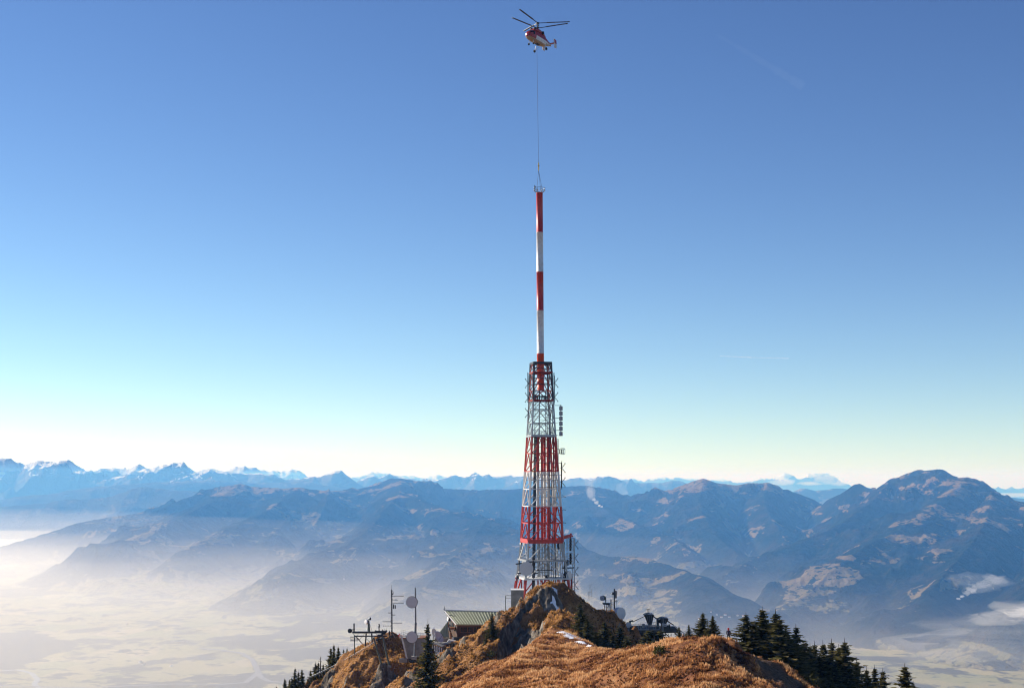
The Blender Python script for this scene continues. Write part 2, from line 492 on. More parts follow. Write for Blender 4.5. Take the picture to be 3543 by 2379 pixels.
A1 = crest([(-600, 1600, 24000), (-200, 1610, 24000), (0, 1583, 24000), (39, 1584, 24000), (59, 1598, 24000), (84, 1603, 24000), (135, 1592, 24000), (179, 1596, 24000), (210, 1592, 24000), (238, 1587, 24000), (263, 1606, 24000), (303, 1630, 24000), (340, 1650, 24200)], 1.25)
B1 = crest([(303, 1632, 25000), (364, 1617, 25500), (448, 1619, 25500), (465, 1609, 25500), (483, 1599, 25500), (504, 1617, 25500), (540, 1622, 25000)], 1.25)
B2 = crest([(400, 1650, 23500), (504, 1620, 23500), (560, 1609, 23500), (594, 1601, 23500), (636, 1594, 23500), (650, 1612, 23500), (678, 1632, 23500), (706, 1619, 23300), (785, 1626, 23200), (869, 1635, 23200), (897, 1635, 23100), (919, 1638, 23000), (947, 1639, 23000), (964, 1651, 23000), (1020, 1656, 23000), (1065, 1657, 23000)], 1.25)
D1 = crest([(1020, 1657, 22500), (1065, 1648, 22500), (1114, 1641, 22500), (1159, 1626, 22500), (1181, 1626, 22500), (1212, 1650, 22500), (1235, 1667, 22500), (1257, 1681, 22500)], 1.25)
E1 = crest([(1230, 1668, 26000), (1239, 1663, 26000), (1288, 1643, 26000), (1315, 1652, 26000), (1346, 1639, 26000), (1382, 1650, 26000), (1454, 1661, 25500), (1520, 1656, 25500), (1574, 1639, 25500), (1600, 1646, 25500), (1623, 1645, 25500), (1654, 1638, 25500), (1672, 1645, 25500),
             (1688, 1637, 25500), (1704, 1647, 25500), (1739, 1645, 25500), (1766, 1641, 25500), (1815, 1645, 25000), (1900, 1660, 24500), (1953, 1661, 24000), (1993, 1650, 24000), (2029, 1654, 24000), (2073, 1650, 23500), (2104, 1645, 23500), (2122, 1652, 23500), (2162, 1661, 23500), (2216, 1666, 23500),
             (2296, 1667, 23500), (2323, 1660, 23500), (2372, 1667, 23500), (2450, 1685, 23500), (2600, 1705, 23500)], 1.25)
PS = lambda k: [(0, 0), (300, 160 * k), (1200, 520 * k), (3000, 1000 * k), (30000, 5000)]
o_a, _ = far_range('snowy_mountains', M_SNOW, [(q, PS(k), PS(k)) for q, k in ((A1, 1.1), (B1, 1.1), (B2, 0.8), (D1, 1.2), (E1, 1.0))], (-30, 13), 920, (27000, 35500), 130, 560, 41, sc=1500.0, k=60, tooth=30)

C1 = crest([(700, 1640, 42000), (779, 1622, 42000), (796, 1615, 42000), (852, 1605, 42000), (874, 1611, 42000), (897, 1622, 42000), (919, 1624, 42000), (970, 1624, 42000), (1031, 1617, 42000), (1048, 1626, 42000), (1068, 1646, 42000), (1120, 1655, 42000)], 1.2)
C2 = crest([(1150, 1655, 45000), (1212, 1645, 45000), (1239, 1641, 45000), (1275, 1634, 45000), (1320, 1630, 45000), (1346, 1634, 45000), (1387, 1638, 45000), (1427, 1642, 45000), (1462, 1650, 45000), (1512, 1641, 45000), (1534, 1645, 45000), (1640, 1655, 45000), (1900, 1662, 45000),
            (2029, 1656, 45000), (2127, 1656, 45000), (2189, 1650, 45000), (2229, 1661, 45000), (2296, 1645, 45000), (2350, 1645, 45000), (2377, 1655, 45000), (2412, 1650, 45000), (2497, 1656, 45000), (2564, 1665, 45000), (2609, 1661, 45000)], 1.2)
C3 = crest([(2560, 1670, 44000), (2627, 1654, 44000), (2680, 1647, 44000), (2694, 1641, 44000), (2729, 1634, 44000), (2747, 1638, 44000), (2756, 1647, 44000), (2774, 1647, 44000), (2792, 1638, 44000), (2832, 1630, 44000), (2855, 1634, 44000), (2890, 1645, 44000), (2913, 1661, 44000),
            (2930, 1672, 44000), (2948, 1685, 44000), (2993, 1684, 44000), (3050, 1690, 44000), (3300, 1688, 44000), (3400, 1684, 44000), (3543, 1682, 44000), (3800, 1684, 44000), (4200, 1690, 44000)], 1.2)
PF = lambda k: [(0, 0), (400, 300 * k), (1500, 800 * k), (4000, 1300 * k), (30000, 5000)]
o_c, _ = far_range('distant_mountains', M_SNOW2, [(q, PF(k), PF(k)) for q, k in ((C1, 1.1), (C2, 0.9), (C3, 1.2))], (-14, 30), 900, (48000, 57500), 60, 500, 51, sc=3000.0, k=60, tooth=70)

H3 = crest([(2700, 1720, 20000), (2770, 1687, 20000), (2792, 1687, 20000), (2823, 1696, 20000), (2850, 1693, 20000), (2886, 1687, 20000), (2935, 1690, 20000), (3000, 1700, 20000), (3350, 1712, 20000), (3450, 1716, 20000), (3543, 1722, 20000), (3900, 1730, 20000)], 1.3)
o_h, _ = far_range('blue_ridge', M_WOODS, [g_(H3, 0.7)], (9, 30), 400, (24000, 29000), 60, 120, 61)

# valley floor
X, Y = polar(-42, 42, 520, 250, 75000, 300)
Z = -860 + fbm(X / 2200, Y / 2200, 4, 71) * 26 + fbm(X / 500, Y / 500, 3, 72) * 7
def valley_material():
    m, nt, b = new_mat('valley floor')
    p = world_pos(nt, (1, 0.6, 1)); p2 = world_pos(nt)
    n1 = noise(nt, p, 0.0034, 11, 0.72, 0.2)
    wood = ramp(nt, n1, [(0.535, (0, 0, 0)), (0.56, (1, 1, 1))])
    wood = math_(nt, 'MAXIMUM', wood, ramp(nt, noise(nt, p, 0.0013, 11, 0.62, 0.5), [(0.54, (0, 0, 0)), (0.552, (1, 1, 1))]))
    v = N(nt, 'ShaderNodeTexVoronoi'); v.inputs['Scale'].default_value = 0.005; nt.links.new(p, v.inputs['Vector'])
    hue = sep(nt, v.outputs['Color'])[0]
    field = ramp(nt, hue, [(0.0, (0.21, 0.19, 0.07)), (0.4, (0.29, 0.24, 0.10)), (0.7, (0.19, 0.19, 0.06)), (1.0, (0.33, 0.26, 0.13))])
    spots = ramp(nt, noise(nt, p2, 0.011, 4, 0.6), [(0.60, (0, 0, 0)), (0.63, (1, 1, 1))])
    field = mix(nt, spots, field, (0.05, 0.06, 0.03))
    c = mix(nt, wood, field, ramp(nt, noise(nt, p2, 0.02, 4, 0.7), [(0.3, (0.014, 0.02, 0.012)), (0.7, (0.05, 0.042, 0.024))]))
    nt.links.new(c, b.inputs['Base Color']); b.inputs['Roughness'].default_value = 1; b.inputs['Specular IOR Level'].default_value = 0
    return m
grid_mesh('valley_floor', X, Y, Z, valley_material())

def ribbon(name, pts, w, mat, lift):
    m = MB(); P3 = []
    for px, py in pts:
        d = P(px, py, 1000.0); k = -858.0 / d.z; P3.append(Vector((d.x * k, 1000 * k, 0)))
    fine = []
    for a, b_ in zip(P3[:-1], P3[1:]):
        for t in range(8): fine.append(a.lerp(b_, t / 8))
    fine.append(P3[-1]); vs = []
    for k, p in enumerate(fine):
        d = (fine[min(k + 1, len(fine) - 1)] - fine[max(k - 1, 0)]).normalized(); nn = Vector((-d.y, d.x, 0)) * w / 2
        for q in (p + nn, p - nn):
            zz = -860 + float(fbm(np.array([q.x / 2200]), np.array([q.y / 2200]), 4, 71)[0]) * 26 + float(fbm(np.array([q.x / 500]), np.array([q.y / 500]), 3, 72)[0]) * 7
            vs.append((q.x, q.y, zz + lift))
    m.add(vs, [(2 * k, 2 * k + 1, 2 * k + 3, 2 * k + 2) for k in range(len(fine) - 1)], True)
    o = bpy.data.objects.new(name, m.mesh(name, mat)); COL.objects.link(o); o['kind'] = 'structure'
ribbon('road', [(690, 2246), (770, 2252), (835, 2264), (872, 2288), (890, 2320), (902, 2345), (930, 2358), (1010, 2364), (1120, 2366), (1250, 2360)], 26, paint('road surface', (0.10, 0.10, 0.11), 0.9), 6)
ribbon('road', [(893, 2330), (850, 2362), (760, 2368), (600, 2366), (400, 2372), (150, 2376), (-200, 2370)], 26, bpy.data.materials['road surface'], 6)
ribbon('river', [(-100, 2330), (60, 2318), (110, 2330), (130, 2350), (118, 2368), (150, 2390)], 24, paint('river water', (0.20, 0.22, 0.23), 0.7), 5)

# valley mist: a low bank of thicker air over the left valley, thinning out to the right
def mist(name, mat, top, x0, x1, y0, y1, n=40, seed=5):
    mb = MB(); rows = []
    xs = np.linspace(x0, x1, n); ys = np.linspace(y0, y1, n)
    XX, YY = np.meshgrid(xs, ys, indexing='ij')
    u = (XX - x0) / (x1 - x0); v = (YY - y0) / (y1 - y0)
    T = -915 + top(XX, YY) * sstep(0, 0.06, u) * sstep(1, 0.94, u) * sstep(0, 0.06, v) * sstep(1, 0.94, v) + 1
    T = T + fbm(XX / 2500, YY / 2500, 4, seed) * 75 * sstep(0, 100, T + 1035)
    vs = [(XX[i, j], YY[i, j], T[i, j]) for i in range(n) for j in range(n)] + [(XX[i, j], YY[i, j], -918) for i in range(n) for j in range(n)]
    fs = []
    q = lambda i, j: i * n + j
    for i in range(n - 1):
        for j in range(n - 1):
            fs.append((q(i, j), q(i + 1, j), q(i + 1, j + 1), q(i, j + 1)))
            fs.append(tuple(n * n + k for k in (q(i, j), q(i, j + 1), q(i + 1, j + 1), q(i + 1, j))))
    ring = [(i, 0) for i in range(n)] + [(n - 1, j) for j in range(1, n)] + [(i, n - 1) for i in range(n - 2, -1, -1)] + [(0, j) for j in range(n - 2, 0, -1)]
    for a, b in zip(ring, ring[1:] + ring[:1]):
        fs.append((q(*a), q(*b), n * n + q(*b), n * n + q(*a)))
    mb.add(vs, fs, True)
    o = bpy.data.objects.new(name, mb.mesh(name, mat)); COL.objects.link(o); o['kind'] = 'stuff'
    return o
def layer(lo, hi):
    def f(x, y):
        a = x / np.maximum(y, 1500.0)
        return (lo + (hi - lo) * sstep(0.30, -0.36, a)) * (1 - 0.62 * sstep(14500, 21500, y))
    return f
for i_, (lo, hi, dn) in enumerate(((150, 260, 1.75e-4), (250, 400, 9e-5), (370, 590, 3.6e-5))):
    mist('valley_mist', volume_mat('mist %d' % i_, dn, (1.0, 0.90, 0.79), 0.5), layer(lo, hi), -24000 - 300 * i_, 20000 + 300 * i_, 900 - 20 * i_, 40000 + 300 * i_, seed=5 + i_)
# ------------------------------------------------------------------ the grassy ridge in front
def PP(*pts): return [tuple(P(*p)) for p in pts]

R1 = [(0, -60, -30), (0, -8, -3), (0, 0, -1.75), (2, 20, -9), (7, 60, -20), (12, 100, -27), (18, 135, -27.5), (22, 152, -24.2)] + PP((2430, 2218, 168), (2450, 2207, 175), (2350, 2221, 184), (2250, 2238, 196), (2160, 2260, 212), (2095, 2270, 228), (2040, 2240, 240))
R1f = PP((2040, 2240, 240), (2005, 2215, 250), (1972, 2165, 260), (1952, 2125, 268), (1972, 2104, 273), (1965, 2128, 279), (1940, 2125, 290), (1925, 2120, 299))
R1g = PP((1905, 2014, 302), (1900, 2030, 322), (1890, 2045, 345), (1880, 2075, 370), (1870, 2130, 400), (1850, 2300, 450), (1850, 2600, 560))
R1b = PP((2450, 2207, 175), (2530, 2222, 178), (2575, 2238, 178), (2615, 2266, 177), (2690, 2340, 172), (2770, 2412, 166), (2860, 2520, 160), (3050, 2750, 150))
SH = PP((1480, 2500, 150), (1640, 2400, 174), (1710, 2345, 188), (1785, 2290, 205), (1862, 2222, 232), (1908, 2175, 250), (1940, 2135, 264))
KN0 = PP((1848, 2034, 303), (1872, 2016, 303), (1910, 2011, 303), (1966, 2011, 304), (2000, 2040, 309))
FILL = PP((2280, 2420, 150), (2150, 2350, 170), (2080, 2300, 195), (2040, 2262, 218), (1995, 2240, 238))
FILL2 = PP((1850, 2420, 158), (1850, 2330, 186), (1900, 2270, 212), (1945, 2215, 240))
FILL3 = PP((2440, 2430, 147), (2510, 2330, 160), (2550, 2262, 170))
FILL4 = PP((2610, 2480, 145), (2630, 2385, 157), (2640, 2325, 166))
KN = PP((1905, 2012, 302), (1860, 2040, 302), (1815, 2078, 301), (1765, 2125, 299), (1705, 2185, 294), (1655, 2255, 286), (1610, 2330, 278), (1560, 2420, 268), (1500, 2560, 255))
KNS = PP((1905, 2012, 302), (1961, 2018, 306), (2000, 2047, 311), (2025, 2062, 314), (2077, 2085, 318), (2115, 2116, 321), (2149, 2146, 323), (2164, 2173, 323), (2177, 2205, 322), (2184, 2260, 320), (2200, 2400, 316))
NECK = PP((1800, 2100, 306), (1745, 2118, 312), (1715, 2140, 312), (1690, 2165, 310), (1669, 2175, 305), (1661, 2194, 300), (1571, 2227, 300), (1494, 2276, 300), (1440, 2330, 296), (1400, 2400, 290), (1350, 2500, 280))
LEFT = PP((1750, 2125, 325), (1640, 2190, 335), (1560, 2225, 338), (1480, 2222, 338), (1440, 2212, 337), (1386, 2203, 336), (1340, 2206, 336), (1314, 2212, 337), (1276, 2224, 338), (1222, 2247, 341), (1160, 2292, 344), (1080, 2350, 347), (1000, 2412, 350), (900, 2490, 354), (700, 2700, 362))
RIBA = PP((1720, 2210, 288), (1665, 2275, 279), (1625, 2335, 273), (1590, 2400, 267), (1550, 2480, 260))
RIBB = PP((1560, 2262, 293), (1500, 2330, 287), (1450, 2400, 281), (1400, 2480, 275))
RIGHT = PP((2164, 2230, 330), (2250, 2262, 325), (2350, 2300, 318), (2500, 2400, 305), (2700, 2560, 290))
TREES_R = PP((2560, 2285, 198), (2640, 2350, 202), (2760, 2430, 205), (2900, 2500, 209), (3060, 2540, 212), (3200, 2580, 214), (3400, 2680, 217))
OUT1 = PP((1985, 2112, 272), (1945, 2118, 268), (1915, 2135, 264), (1880, 2165, 262))

LIM = PP((2190, 2250, 205), (2130, 2262, 218), (2085, 2262, 228), (2035, 2238, 240), (2003, 2212, 250), (1978, 2165, 260), (1975, 2115, 268), (1985, 2098, 273), (1975, 2125, 281), (1965, 2125, 300))
# falloff profiles: (distance from the crest, drop)
soft = [(0, 0), (3, 0.3), (8, 1.8), (16, 6), (40, 24), (120, 90), (600, 460)]
grassy = [(0, 0), (2, 0.4), (6, 2.6), (14, 8.5), (40, 30), (120, 95), (600, 480)]
steep = [(0, 0), (1.5, 0.7), (4, 3.8), (8, 8.5), (20, 23), (60, 62), (600, 480)]
back = [(0, 0), (4, 0.5), (7, 3), (12, 9), (25, 26), (60, 65), (600, 480)]
face = [(0, 0), (1, 0.5), (3, 3.2), (6, 7.6), (12, 14), (24, 26), (60, 65), (600, 480)]
broken = [(0, 0), (0.8, 0.4), (2, 3.2), (4, 7.5), (8, 12), (20, 27), (60, 65), (600, 480)]
cliff = [(0, 0), (1.2, 0.5), (2.4, 4.0), (4, 9.5), (8, 14), (20, 27), (60, 62), (600, 480)]
mid = [(0, 0), (3, 0.4), (8, 2.2), (14, 6), (24, 15), (60, 55), (600, 470)]
wide = [(0, 0), (6, 0.6), (14, 2.6), (22, 6), (40, 18), (120, 85), (600, 460)]
flat = [(0, 0), (4, 0.1), (8, 0.6), (14, 2.6), (30, 14), (100, 75), (600, 460)]

def near_height(X, Y, fine=True):
    wx = fbm(X / 9, Y / 9, 3, 101) * 1.6; wy = fbm(X / 9, Y / 9, 3, 111) * 1.6
    Xw, Yw = X + wx, Y + wy
    specs = [(R1, soft, grassy, 1.0), (R1f, broken, broken, 0.6), (R1g, steep, steep, 0.6), (R1b, grassy, soft, 1.0), (SH, steep, mid, 1.0), (FILL, wide, wide, 1.2), (FILL2, mid, wide, 1.0), (FILL3, wide, grassy, 0.8), (FILL4, wide, grassy, 0.8), (KN0, face, face, 0.4), (KN, cliff, grassy, 0.4), (KNS, grassy, face, 0.6), (NECK, cliff, grassy, 0.5),
             (LEFT, grassy, flat, 0.8), (RIBA, cliff, grassy, 0.5), (RIBB, cliff, grassy, 0.5), (RIGHT, soft, flat, 0.8), (TREES_R, soft, soft, 1.5), (OUT1, cliff, steep, 0.4)]
    Z = None
    FRONT = (R1, R1b, SH, FILL, FILL2, FILL3, FILL4, R1f)
    lim, _ = ridge_field(Xw, Yw, LIM, [(0, -60), (1, -60), (2, -60)], face)
    lim = lim + 60 * sstep(228, 212, Y) + 200 * sstep(298, 304, Y)
    for i, (pts, l, r, k) in enumerate(specs):
        near = (R1, R1b, SH, FILL3, FILL4)
        a, b = (X, Y) if any(pts is q for q in near) else (Xw, Yw)
        z, d = ridge_field(a, b, pts, l, r)
        if i in (10, 12, 14, 15): z = z + fbm(X / 5, Y / 5, 3, 120 + i) * 0.7
        if any(pts is q for q in FRONT): z = np.minimum(z, lim)
        Z = z if Z is None else smax(z, Z, k)
    if fine:
        Z = Z + fbm(X / 14, Y / 14, 3, 131) * 0.45
        far_ = sstep(248, 268, Y + 0.5 * X)
        Z = Z + far_ * ((ridged(X / 8.5, Y / 8.5, 4, 211) - 0.5) * 3.0 + (ridged(X / 3.0, Y / 3.4, 3, 215) - 0.5) * 0.8)
        # slanting terracettes and hummocks in the turf
        u = X * 0.55 - Y * 0.83; v = X * 0.83 + Y * 0.55
        Z = Z + (ridged(u / 12, v / 3.4, 3, 141) - 0.45) * 0.75 + fbm(X / 5, Y / 5, 3, 145) * 0.3
        Z = Z + fbm(X / 2.2, Y / 2.2, 4, 151) * 0.30
    return Z

_probe = {}
def ground_z(x, y):
    """height of the finished ground under a point"""
    if 'Z' not in _probe: raise RuntimeError
    fx = (x - GX0) / GS; fy = (y - GY0) / GS
    i, j = int(fx), int(fy)
    if i < 0 or j < 0 or i >= _probe['Z'].shape[0] - 1 or j >= _probe['Z'].shape[1] - 1:
        return float(near_height(np.array([x]), np.array([y]))[0])
    a, b = fx - i, fy - j; Zt = _probe['Z']
    return float(Zt[i, j] * (1 - a) * (1 - b) + Zt[i + 1, j] * a * (1 - b) + Zt[i, j + 1] * (1 - a) * b + Zt[i + 1, j + 1] * a * b)

GX0, GX1, GY0, GY1, GS = -95.0, 110.0, 128.0, 372.0, 0.39
gx = np.arange(GX0, GX1, GS); gy = np.arange(GY0, GY1, GS)
X, Y = np.meshgrid(gx, gy, indexing='ij')
Z = near_height(X, Y)
# rocks: where the slope is steep, break the surface into upright slabs and ledges
def slope_of(Z): 
    a, b = np.gradient(Z, GS); return np.sqrt(a * a + b * b)
sl_ = slope_of(near_height(X, Y, False)); 
rocky = sstep(0.85, 1.35, sl_) * sstep(235, 262, Y + 0.35 * X)
outcrop = sstep(0.12, 0.34, fbm(X / 9, Y / 11, 3, 221)) * sstep(262, 285, Y) * sstep(0.35, 0.7, sl_)
rocky = np.maximum(rocky, outcrop * 0.9)
rocky = rocky * (1 - 0.75 * sstep(8.5, 12.5, X) * sstep(284, 292, Y))
Z = Z + rocky * ((ridged(X / 3.4, Y / 3.4, 4, 161) - 0.4) * 2.8 + (ridged(X / 1.3, Y / 1.3, 3, 171) - 0.4) * 1.2)
bare = sstep(0.2, 0.9, rocky)
# the worn path below the walker: bare, churned earth
path = np.zeros(X.shape)
pz, pd = ridge_field(X, Y, PP((2560, 2232, 180), (2620, 2275, 176), (2680, 2325, 170), (2740, 2372, 165), (2800, 2430, 160)), [(0, 0), (1, 1)], [(0, 0), (1, 1)])
path = sstep(4.2, 1.6, pd + fbm(X / 1.5, Y / 1.5, 3, 181) * 1.2)
Z = Z - path * (0.25 + 0.35 * ridged(X / 0.8, Y / 0.8, 3, 191))
_probe['Z'] = Z

def hill_material():
    m, nt, b = new_mat('dry mountain turf and rock')
    p = world_pos(nt)
    att = N(nt, 'ShaderNodeAttribute'); att.attribute_name = 'ground'
    s_ = sep(nt, att.outputs['Vector'])
    nz = sep(nt, N(nt, 'ShaderNodeNewGeometry').outputs['Normal'])[2]
    big = noise(nt, p, 0.13, 5, 0.65); mid = noise(nt, p, 0.55, 5, 0.65); small = noise(nt, p, 3.0, 5, 0.7)
    grass = ramp(nt, mid, [(0.28, (0.085, 0.036, 0.015)), (0.44, (0.25, 0.11, 0.045)), (0.58, (0.40, 0.19, 0.08)), (0.78, (0.52, 0.31, 0.15))])
    red = ramp(nt, big, [(0.44, (0, 0, 0)), (0.58, (1, 1, 1))])
    grass = mix(nt, math_(nt, 'MULTIPLY', red, 0.75), grass, (0.17, 0.06, 0.03))
    yy = sep(nt, p)[1]
    olive = ramp(nt, math_(nt, 'ADD', math_(nt, 'MULTIPLY', math_(nt, 'SUBTRACT', yy, 245.0), 1 / 50.0), math_(nt, 'SUBTRACT', big, 0.5)), [(0.0, (0, 0, 0)), (0.35, (1, 1, 1))])
    grass = mix(nt, math_(nt, 'MULTIPLY', olive, 0.35), grass, mix(nt, mid, (0.10, 0.06, 0.02), (0.42, 0.26, 0.10)))
    grn = ramp(nt, noise(nt, p, 0.25, 4, 0.6), [(0.60, (0, 0, 0)), (0.72, (1, 1, 1))])
    grass = mix(nt, math_(nt, 'MULTIPLY', grn, 0.6), grass, (0.06, 0.055, 0.015))
    grass = mix(nt, ramp(nt, small, [(0.30, (1, 1, 1)), (0.48, (0, 0, 0))]), grass, (0.05, 0.028, 0.012))
    pv = world_pos(nt, (1, 1, 0.35))
    rk = ramp(nt, noise(nt, pv, 0.9, 6, 0.7), [(0.32, (0.025, 0.02, 0.016)), (0.5, (0.13, 0.11, 0.088)), (0.7, (0.34, 0.30, 0.25))])
    rm = math_(nt, 'ADD', s_[0], math_(nt, 'MULTIPLY', math_(nt, 'SUBTRACT', mid, 0.55), 1.1))
    rm = math_(nt, 'ADD', rm, math_(nt, 'MULTIPLY', math_(nt, 'SUBTRACT', 0.52, nz), 1.2))
    rm = ramp(nt, rm, [(0.34, (0, 0, 0)), (0.46, (1, 1, 1))])
    c = mix(nt, rm, grass, rk)
    earth = ramp(nt, small, [(0.35, (0.04, 0.026, 0.018)), (0.6, (0.15, 0.10, 0.065)), (0.8, (0.30, 0.22, 0.15))])
    c = mix(nt, s_[1], c, earth)
    nt.links.new(c, b.inputs['Base Color']); b.inputs['Roughness'].default_value = 0.95; b.inputs['Specular IOR Level'].default_value = 0.1
    bp = N(nt, 'ShaderNodeBump'); bp.inputs['Strength'].default_value = 0.9; bp.inputs['Distance'].default_value = 0.35
    nt.links.new(small, bp.inputs['Height']); nt.links.new(bp.outputs[0], b.inputs['Normal'])
    return m
M_HILL = hill_material()
hill = grid_mesh('hillside', X, Y, Z, M_HILL)
at = hill.data.attributes.new('ground', 'FLOAT_VECTOR', 'POINT')
at.data.foreach_set('vector', np.stack([bare, path, np.zeros_like(bare)], -1).reshape(-1).astype(np.float32))
# the coarser slopes all round it, down to the valley
def outer_hill():
    xs = np.unique(np.concatenate([np.linspace(-1500, GX0 - 6, 70), np.arange(GX0 - 6, GX1 + 6, 2.0), np.linspace(GX1 + 6, 1500, 70)]))
    ys = np.unique(np.concatenate([np.linspace(-300, GY0 - 4, 120), np.arange(GY0 - 4, GY1 + 4, 2.0), np.linspace(GY1 + 4, 1900, 80)]))
    X2, Y2 = np.meshgrid(xs, ys, indexing='ij')
    Z2 = near_height(X2, Y2)
    Z2 = np.maximum(Z2 + fbm(X2 / 60, Y2 / 60, 4, 201) * 6 * sstep(0, 60, np.maximum(np.abs(X2) - 100, Y2 - 372)), -915)
    inside = (X2 > GX0 + 1.5) & (X2 < GX1 - 3.5) & (Y2 > GY0 + 1.5) & (Y2 < GY1 - 3.5)
    Z2 = np.where((X2 > GX0 - 1) & (X2 < GX1 + 1) & (Y2 > GY0 - 1) & (Y2 < GY1 + 1), Z2 - 1.2, Z2)
    keep = ~inside
    o = grid_mesh('mountainside', X2, Y2, Z2, M_HILL, keep=keep)
    return o
outer_hill()

# ------------------------------------------------------------------ grass tufts, snow, bushes of turf
def attr_material(name, stops, rough=0.9, trans=0.0):
    m, nt, b = new_mat(name)
    a = N(nt, 'ShaderNodeAttribute'); a.attribute_name = 'tint'
    nt.links.new(ramp(nt, a.outputs['Fac'], stops), b.inputs['Base Color'])
    b.inputs['Roughness'].default_value = rough; b.inputs['Specular IOR Level'].default_value = 0.15
    if trans:
        t = N(nt, 'ShaderNodeBsdfTranslucent'); ms = N(nt, 'ShaderNodeMixShader'); ms.inputs[0].default_value = trans
        nt.links.new(b.inputs['Base Color'].links[0].from_socket, t.inputs[0])
        nt.links.new(b.outputs[0], ms.inputs[1]); nt.links.new(t.outputs[0], ms.inputs[2]); nt.links.new(ms.outputs[0], nt.nodes['Material Output'].inputs[0])
    return m

def raw_mesh(name, V, Fc, tint=None, smooth=False, mat=None):
    me = bpy.data.meshes.new(name)
    V = np.asarray(V, dtype=np.float32); Fc = np.asarray(Fc, dtype=np.int32); k = Fc.shape[1]
    me.vertices.add(len(V)); me.vertices.foreach_set('co', V.reshape(-1))
    me.loops.add(Fc.size); me.loops.foreach_set('vertex_index', Fc.reshape(-1))
    me.polygons.add(len(Fc)); me.polygons.foreach_set('loop_start', np.arange(0, Fc.size, k, dtype=np.int32))
    me.polygons.foreach_set('use_smooth', np.full(len(Fc), smooth))
    me.update(calc_edges=True)
    if tint is not None:
        t = me.attributes.new('tint', 'FLOAT', 'POINT'); t.data.foreach_set('value', np.asarray(tint, dtype=np.float32))
    if mat: me.materials.append(mat)
    return me

def sample_grid(A, x, y):
    fx = (x - GX0) / GS; fy = (y - GY0) / GS
    i = np.clip(fx.astype(int), 0, A.shape[0] - 2); j = np.clip(fy.astype(int), 0, A.shape[1] - 2)
    a = fx - i; b = fy - j
    return A[i, j] * (1 - a) * (1 - b) + A[i + 1, j] * a * (1 - b) + A[i, j + 1] * (1 - a) * b + A[i + 1, j + 1] * a * b

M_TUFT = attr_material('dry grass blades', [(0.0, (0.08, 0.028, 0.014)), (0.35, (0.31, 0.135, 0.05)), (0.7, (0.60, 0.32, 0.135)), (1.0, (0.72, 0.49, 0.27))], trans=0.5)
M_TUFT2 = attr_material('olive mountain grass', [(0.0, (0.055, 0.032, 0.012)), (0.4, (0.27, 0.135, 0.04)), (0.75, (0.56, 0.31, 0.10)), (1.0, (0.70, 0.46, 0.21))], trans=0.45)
def tufts(n):
    y = np.where(rng.random(n) < 0.55, 140 + 118 * rng.random(n), 250 + 98 * rng.random(n))
    u = np.where(y < 255, rng.uniform(-0.05, 0.24, n), rng.uniform(-0.175, 0.09, n))
    x = u * y
    ok = (x > GX0 + 2) & (x < GX1 - 2)
    x, y = x[ok], y[ok]
    ba = sample_grid(bare, x, y); pa = sample_grid(path, x, y)
    clump = fbm(x / 1.6, y / 1.6, 3, 231)
    uu = x * 0.55 - y * 0.83; vv = x * 0.83 + y * 0.55
    band = ridged(uu / 12, vv / 3.4, 3, 141) - 0.42
    ok = (ba < 0.35) & (pa < 0.3) & (clump + rng.uniform(-0.5, 0.5, len(x)) > -0.12)
    x, y, clump, band = x[ok], y[ok], clump[ok], band[ok]
    z = sample_grid(Z, x, y) - 0.03
    n = len(x); V = []; Fa = []; T = []
    h = (0.16 + 0.26 * rng.random(n)) * (1 + 0.6 * clump)
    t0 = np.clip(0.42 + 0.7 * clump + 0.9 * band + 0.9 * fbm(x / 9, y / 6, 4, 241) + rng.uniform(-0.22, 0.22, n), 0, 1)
    for k in range(4):
        a = rng.uniform(0, 2 * math.pi, n); w = 0.05 + 0.07 * rng.random(n); lean = 0.12 + 0.3 * rng.random(n); la = rng.uniform(0, 2 * math.pi, n)
        ox = rng.normal(0, 0.08, n); oy = rng.normal(0, 0.08, n)
        b0 = np.stack([x + ox - np.cos(a) * w, y + oy - np.sin(a) * w, z], -1)
        b1 = np.stack([x + ox + np.cos(a) * w, y + oy + np.sin(a) * w, z], -1)
        tp = np.stack([x + ox + np.cos(la) * lean * h, y + oy + np.sin(la) * lean * h, z + h * (0.7 + 0.5 * rng.random(n))], -1)
        base = len(V) * 1
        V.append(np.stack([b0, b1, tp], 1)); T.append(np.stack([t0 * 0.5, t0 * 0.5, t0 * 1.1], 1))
    V = np.concatenate(V).reshape(-1, 3); T = np.clip(np.concatenate(T).reshape(-1), 0, 1)
    V3_ = V.reshape(-1, 9); T3_ = T.reshape(-1, 3); fy = V3_[:, 1] + 8 * fbm(V3_[:, 0] / 6, V3_[:, 1] / 6, 2, 251)
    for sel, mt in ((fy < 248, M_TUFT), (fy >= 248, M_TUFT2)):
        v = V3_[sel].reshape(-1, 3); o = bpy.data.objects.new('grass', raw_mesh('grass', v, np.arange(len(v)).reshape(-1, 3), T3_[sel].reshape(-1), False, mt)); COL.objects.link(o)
        tag(o, kind='stuff')
tufts(250000)
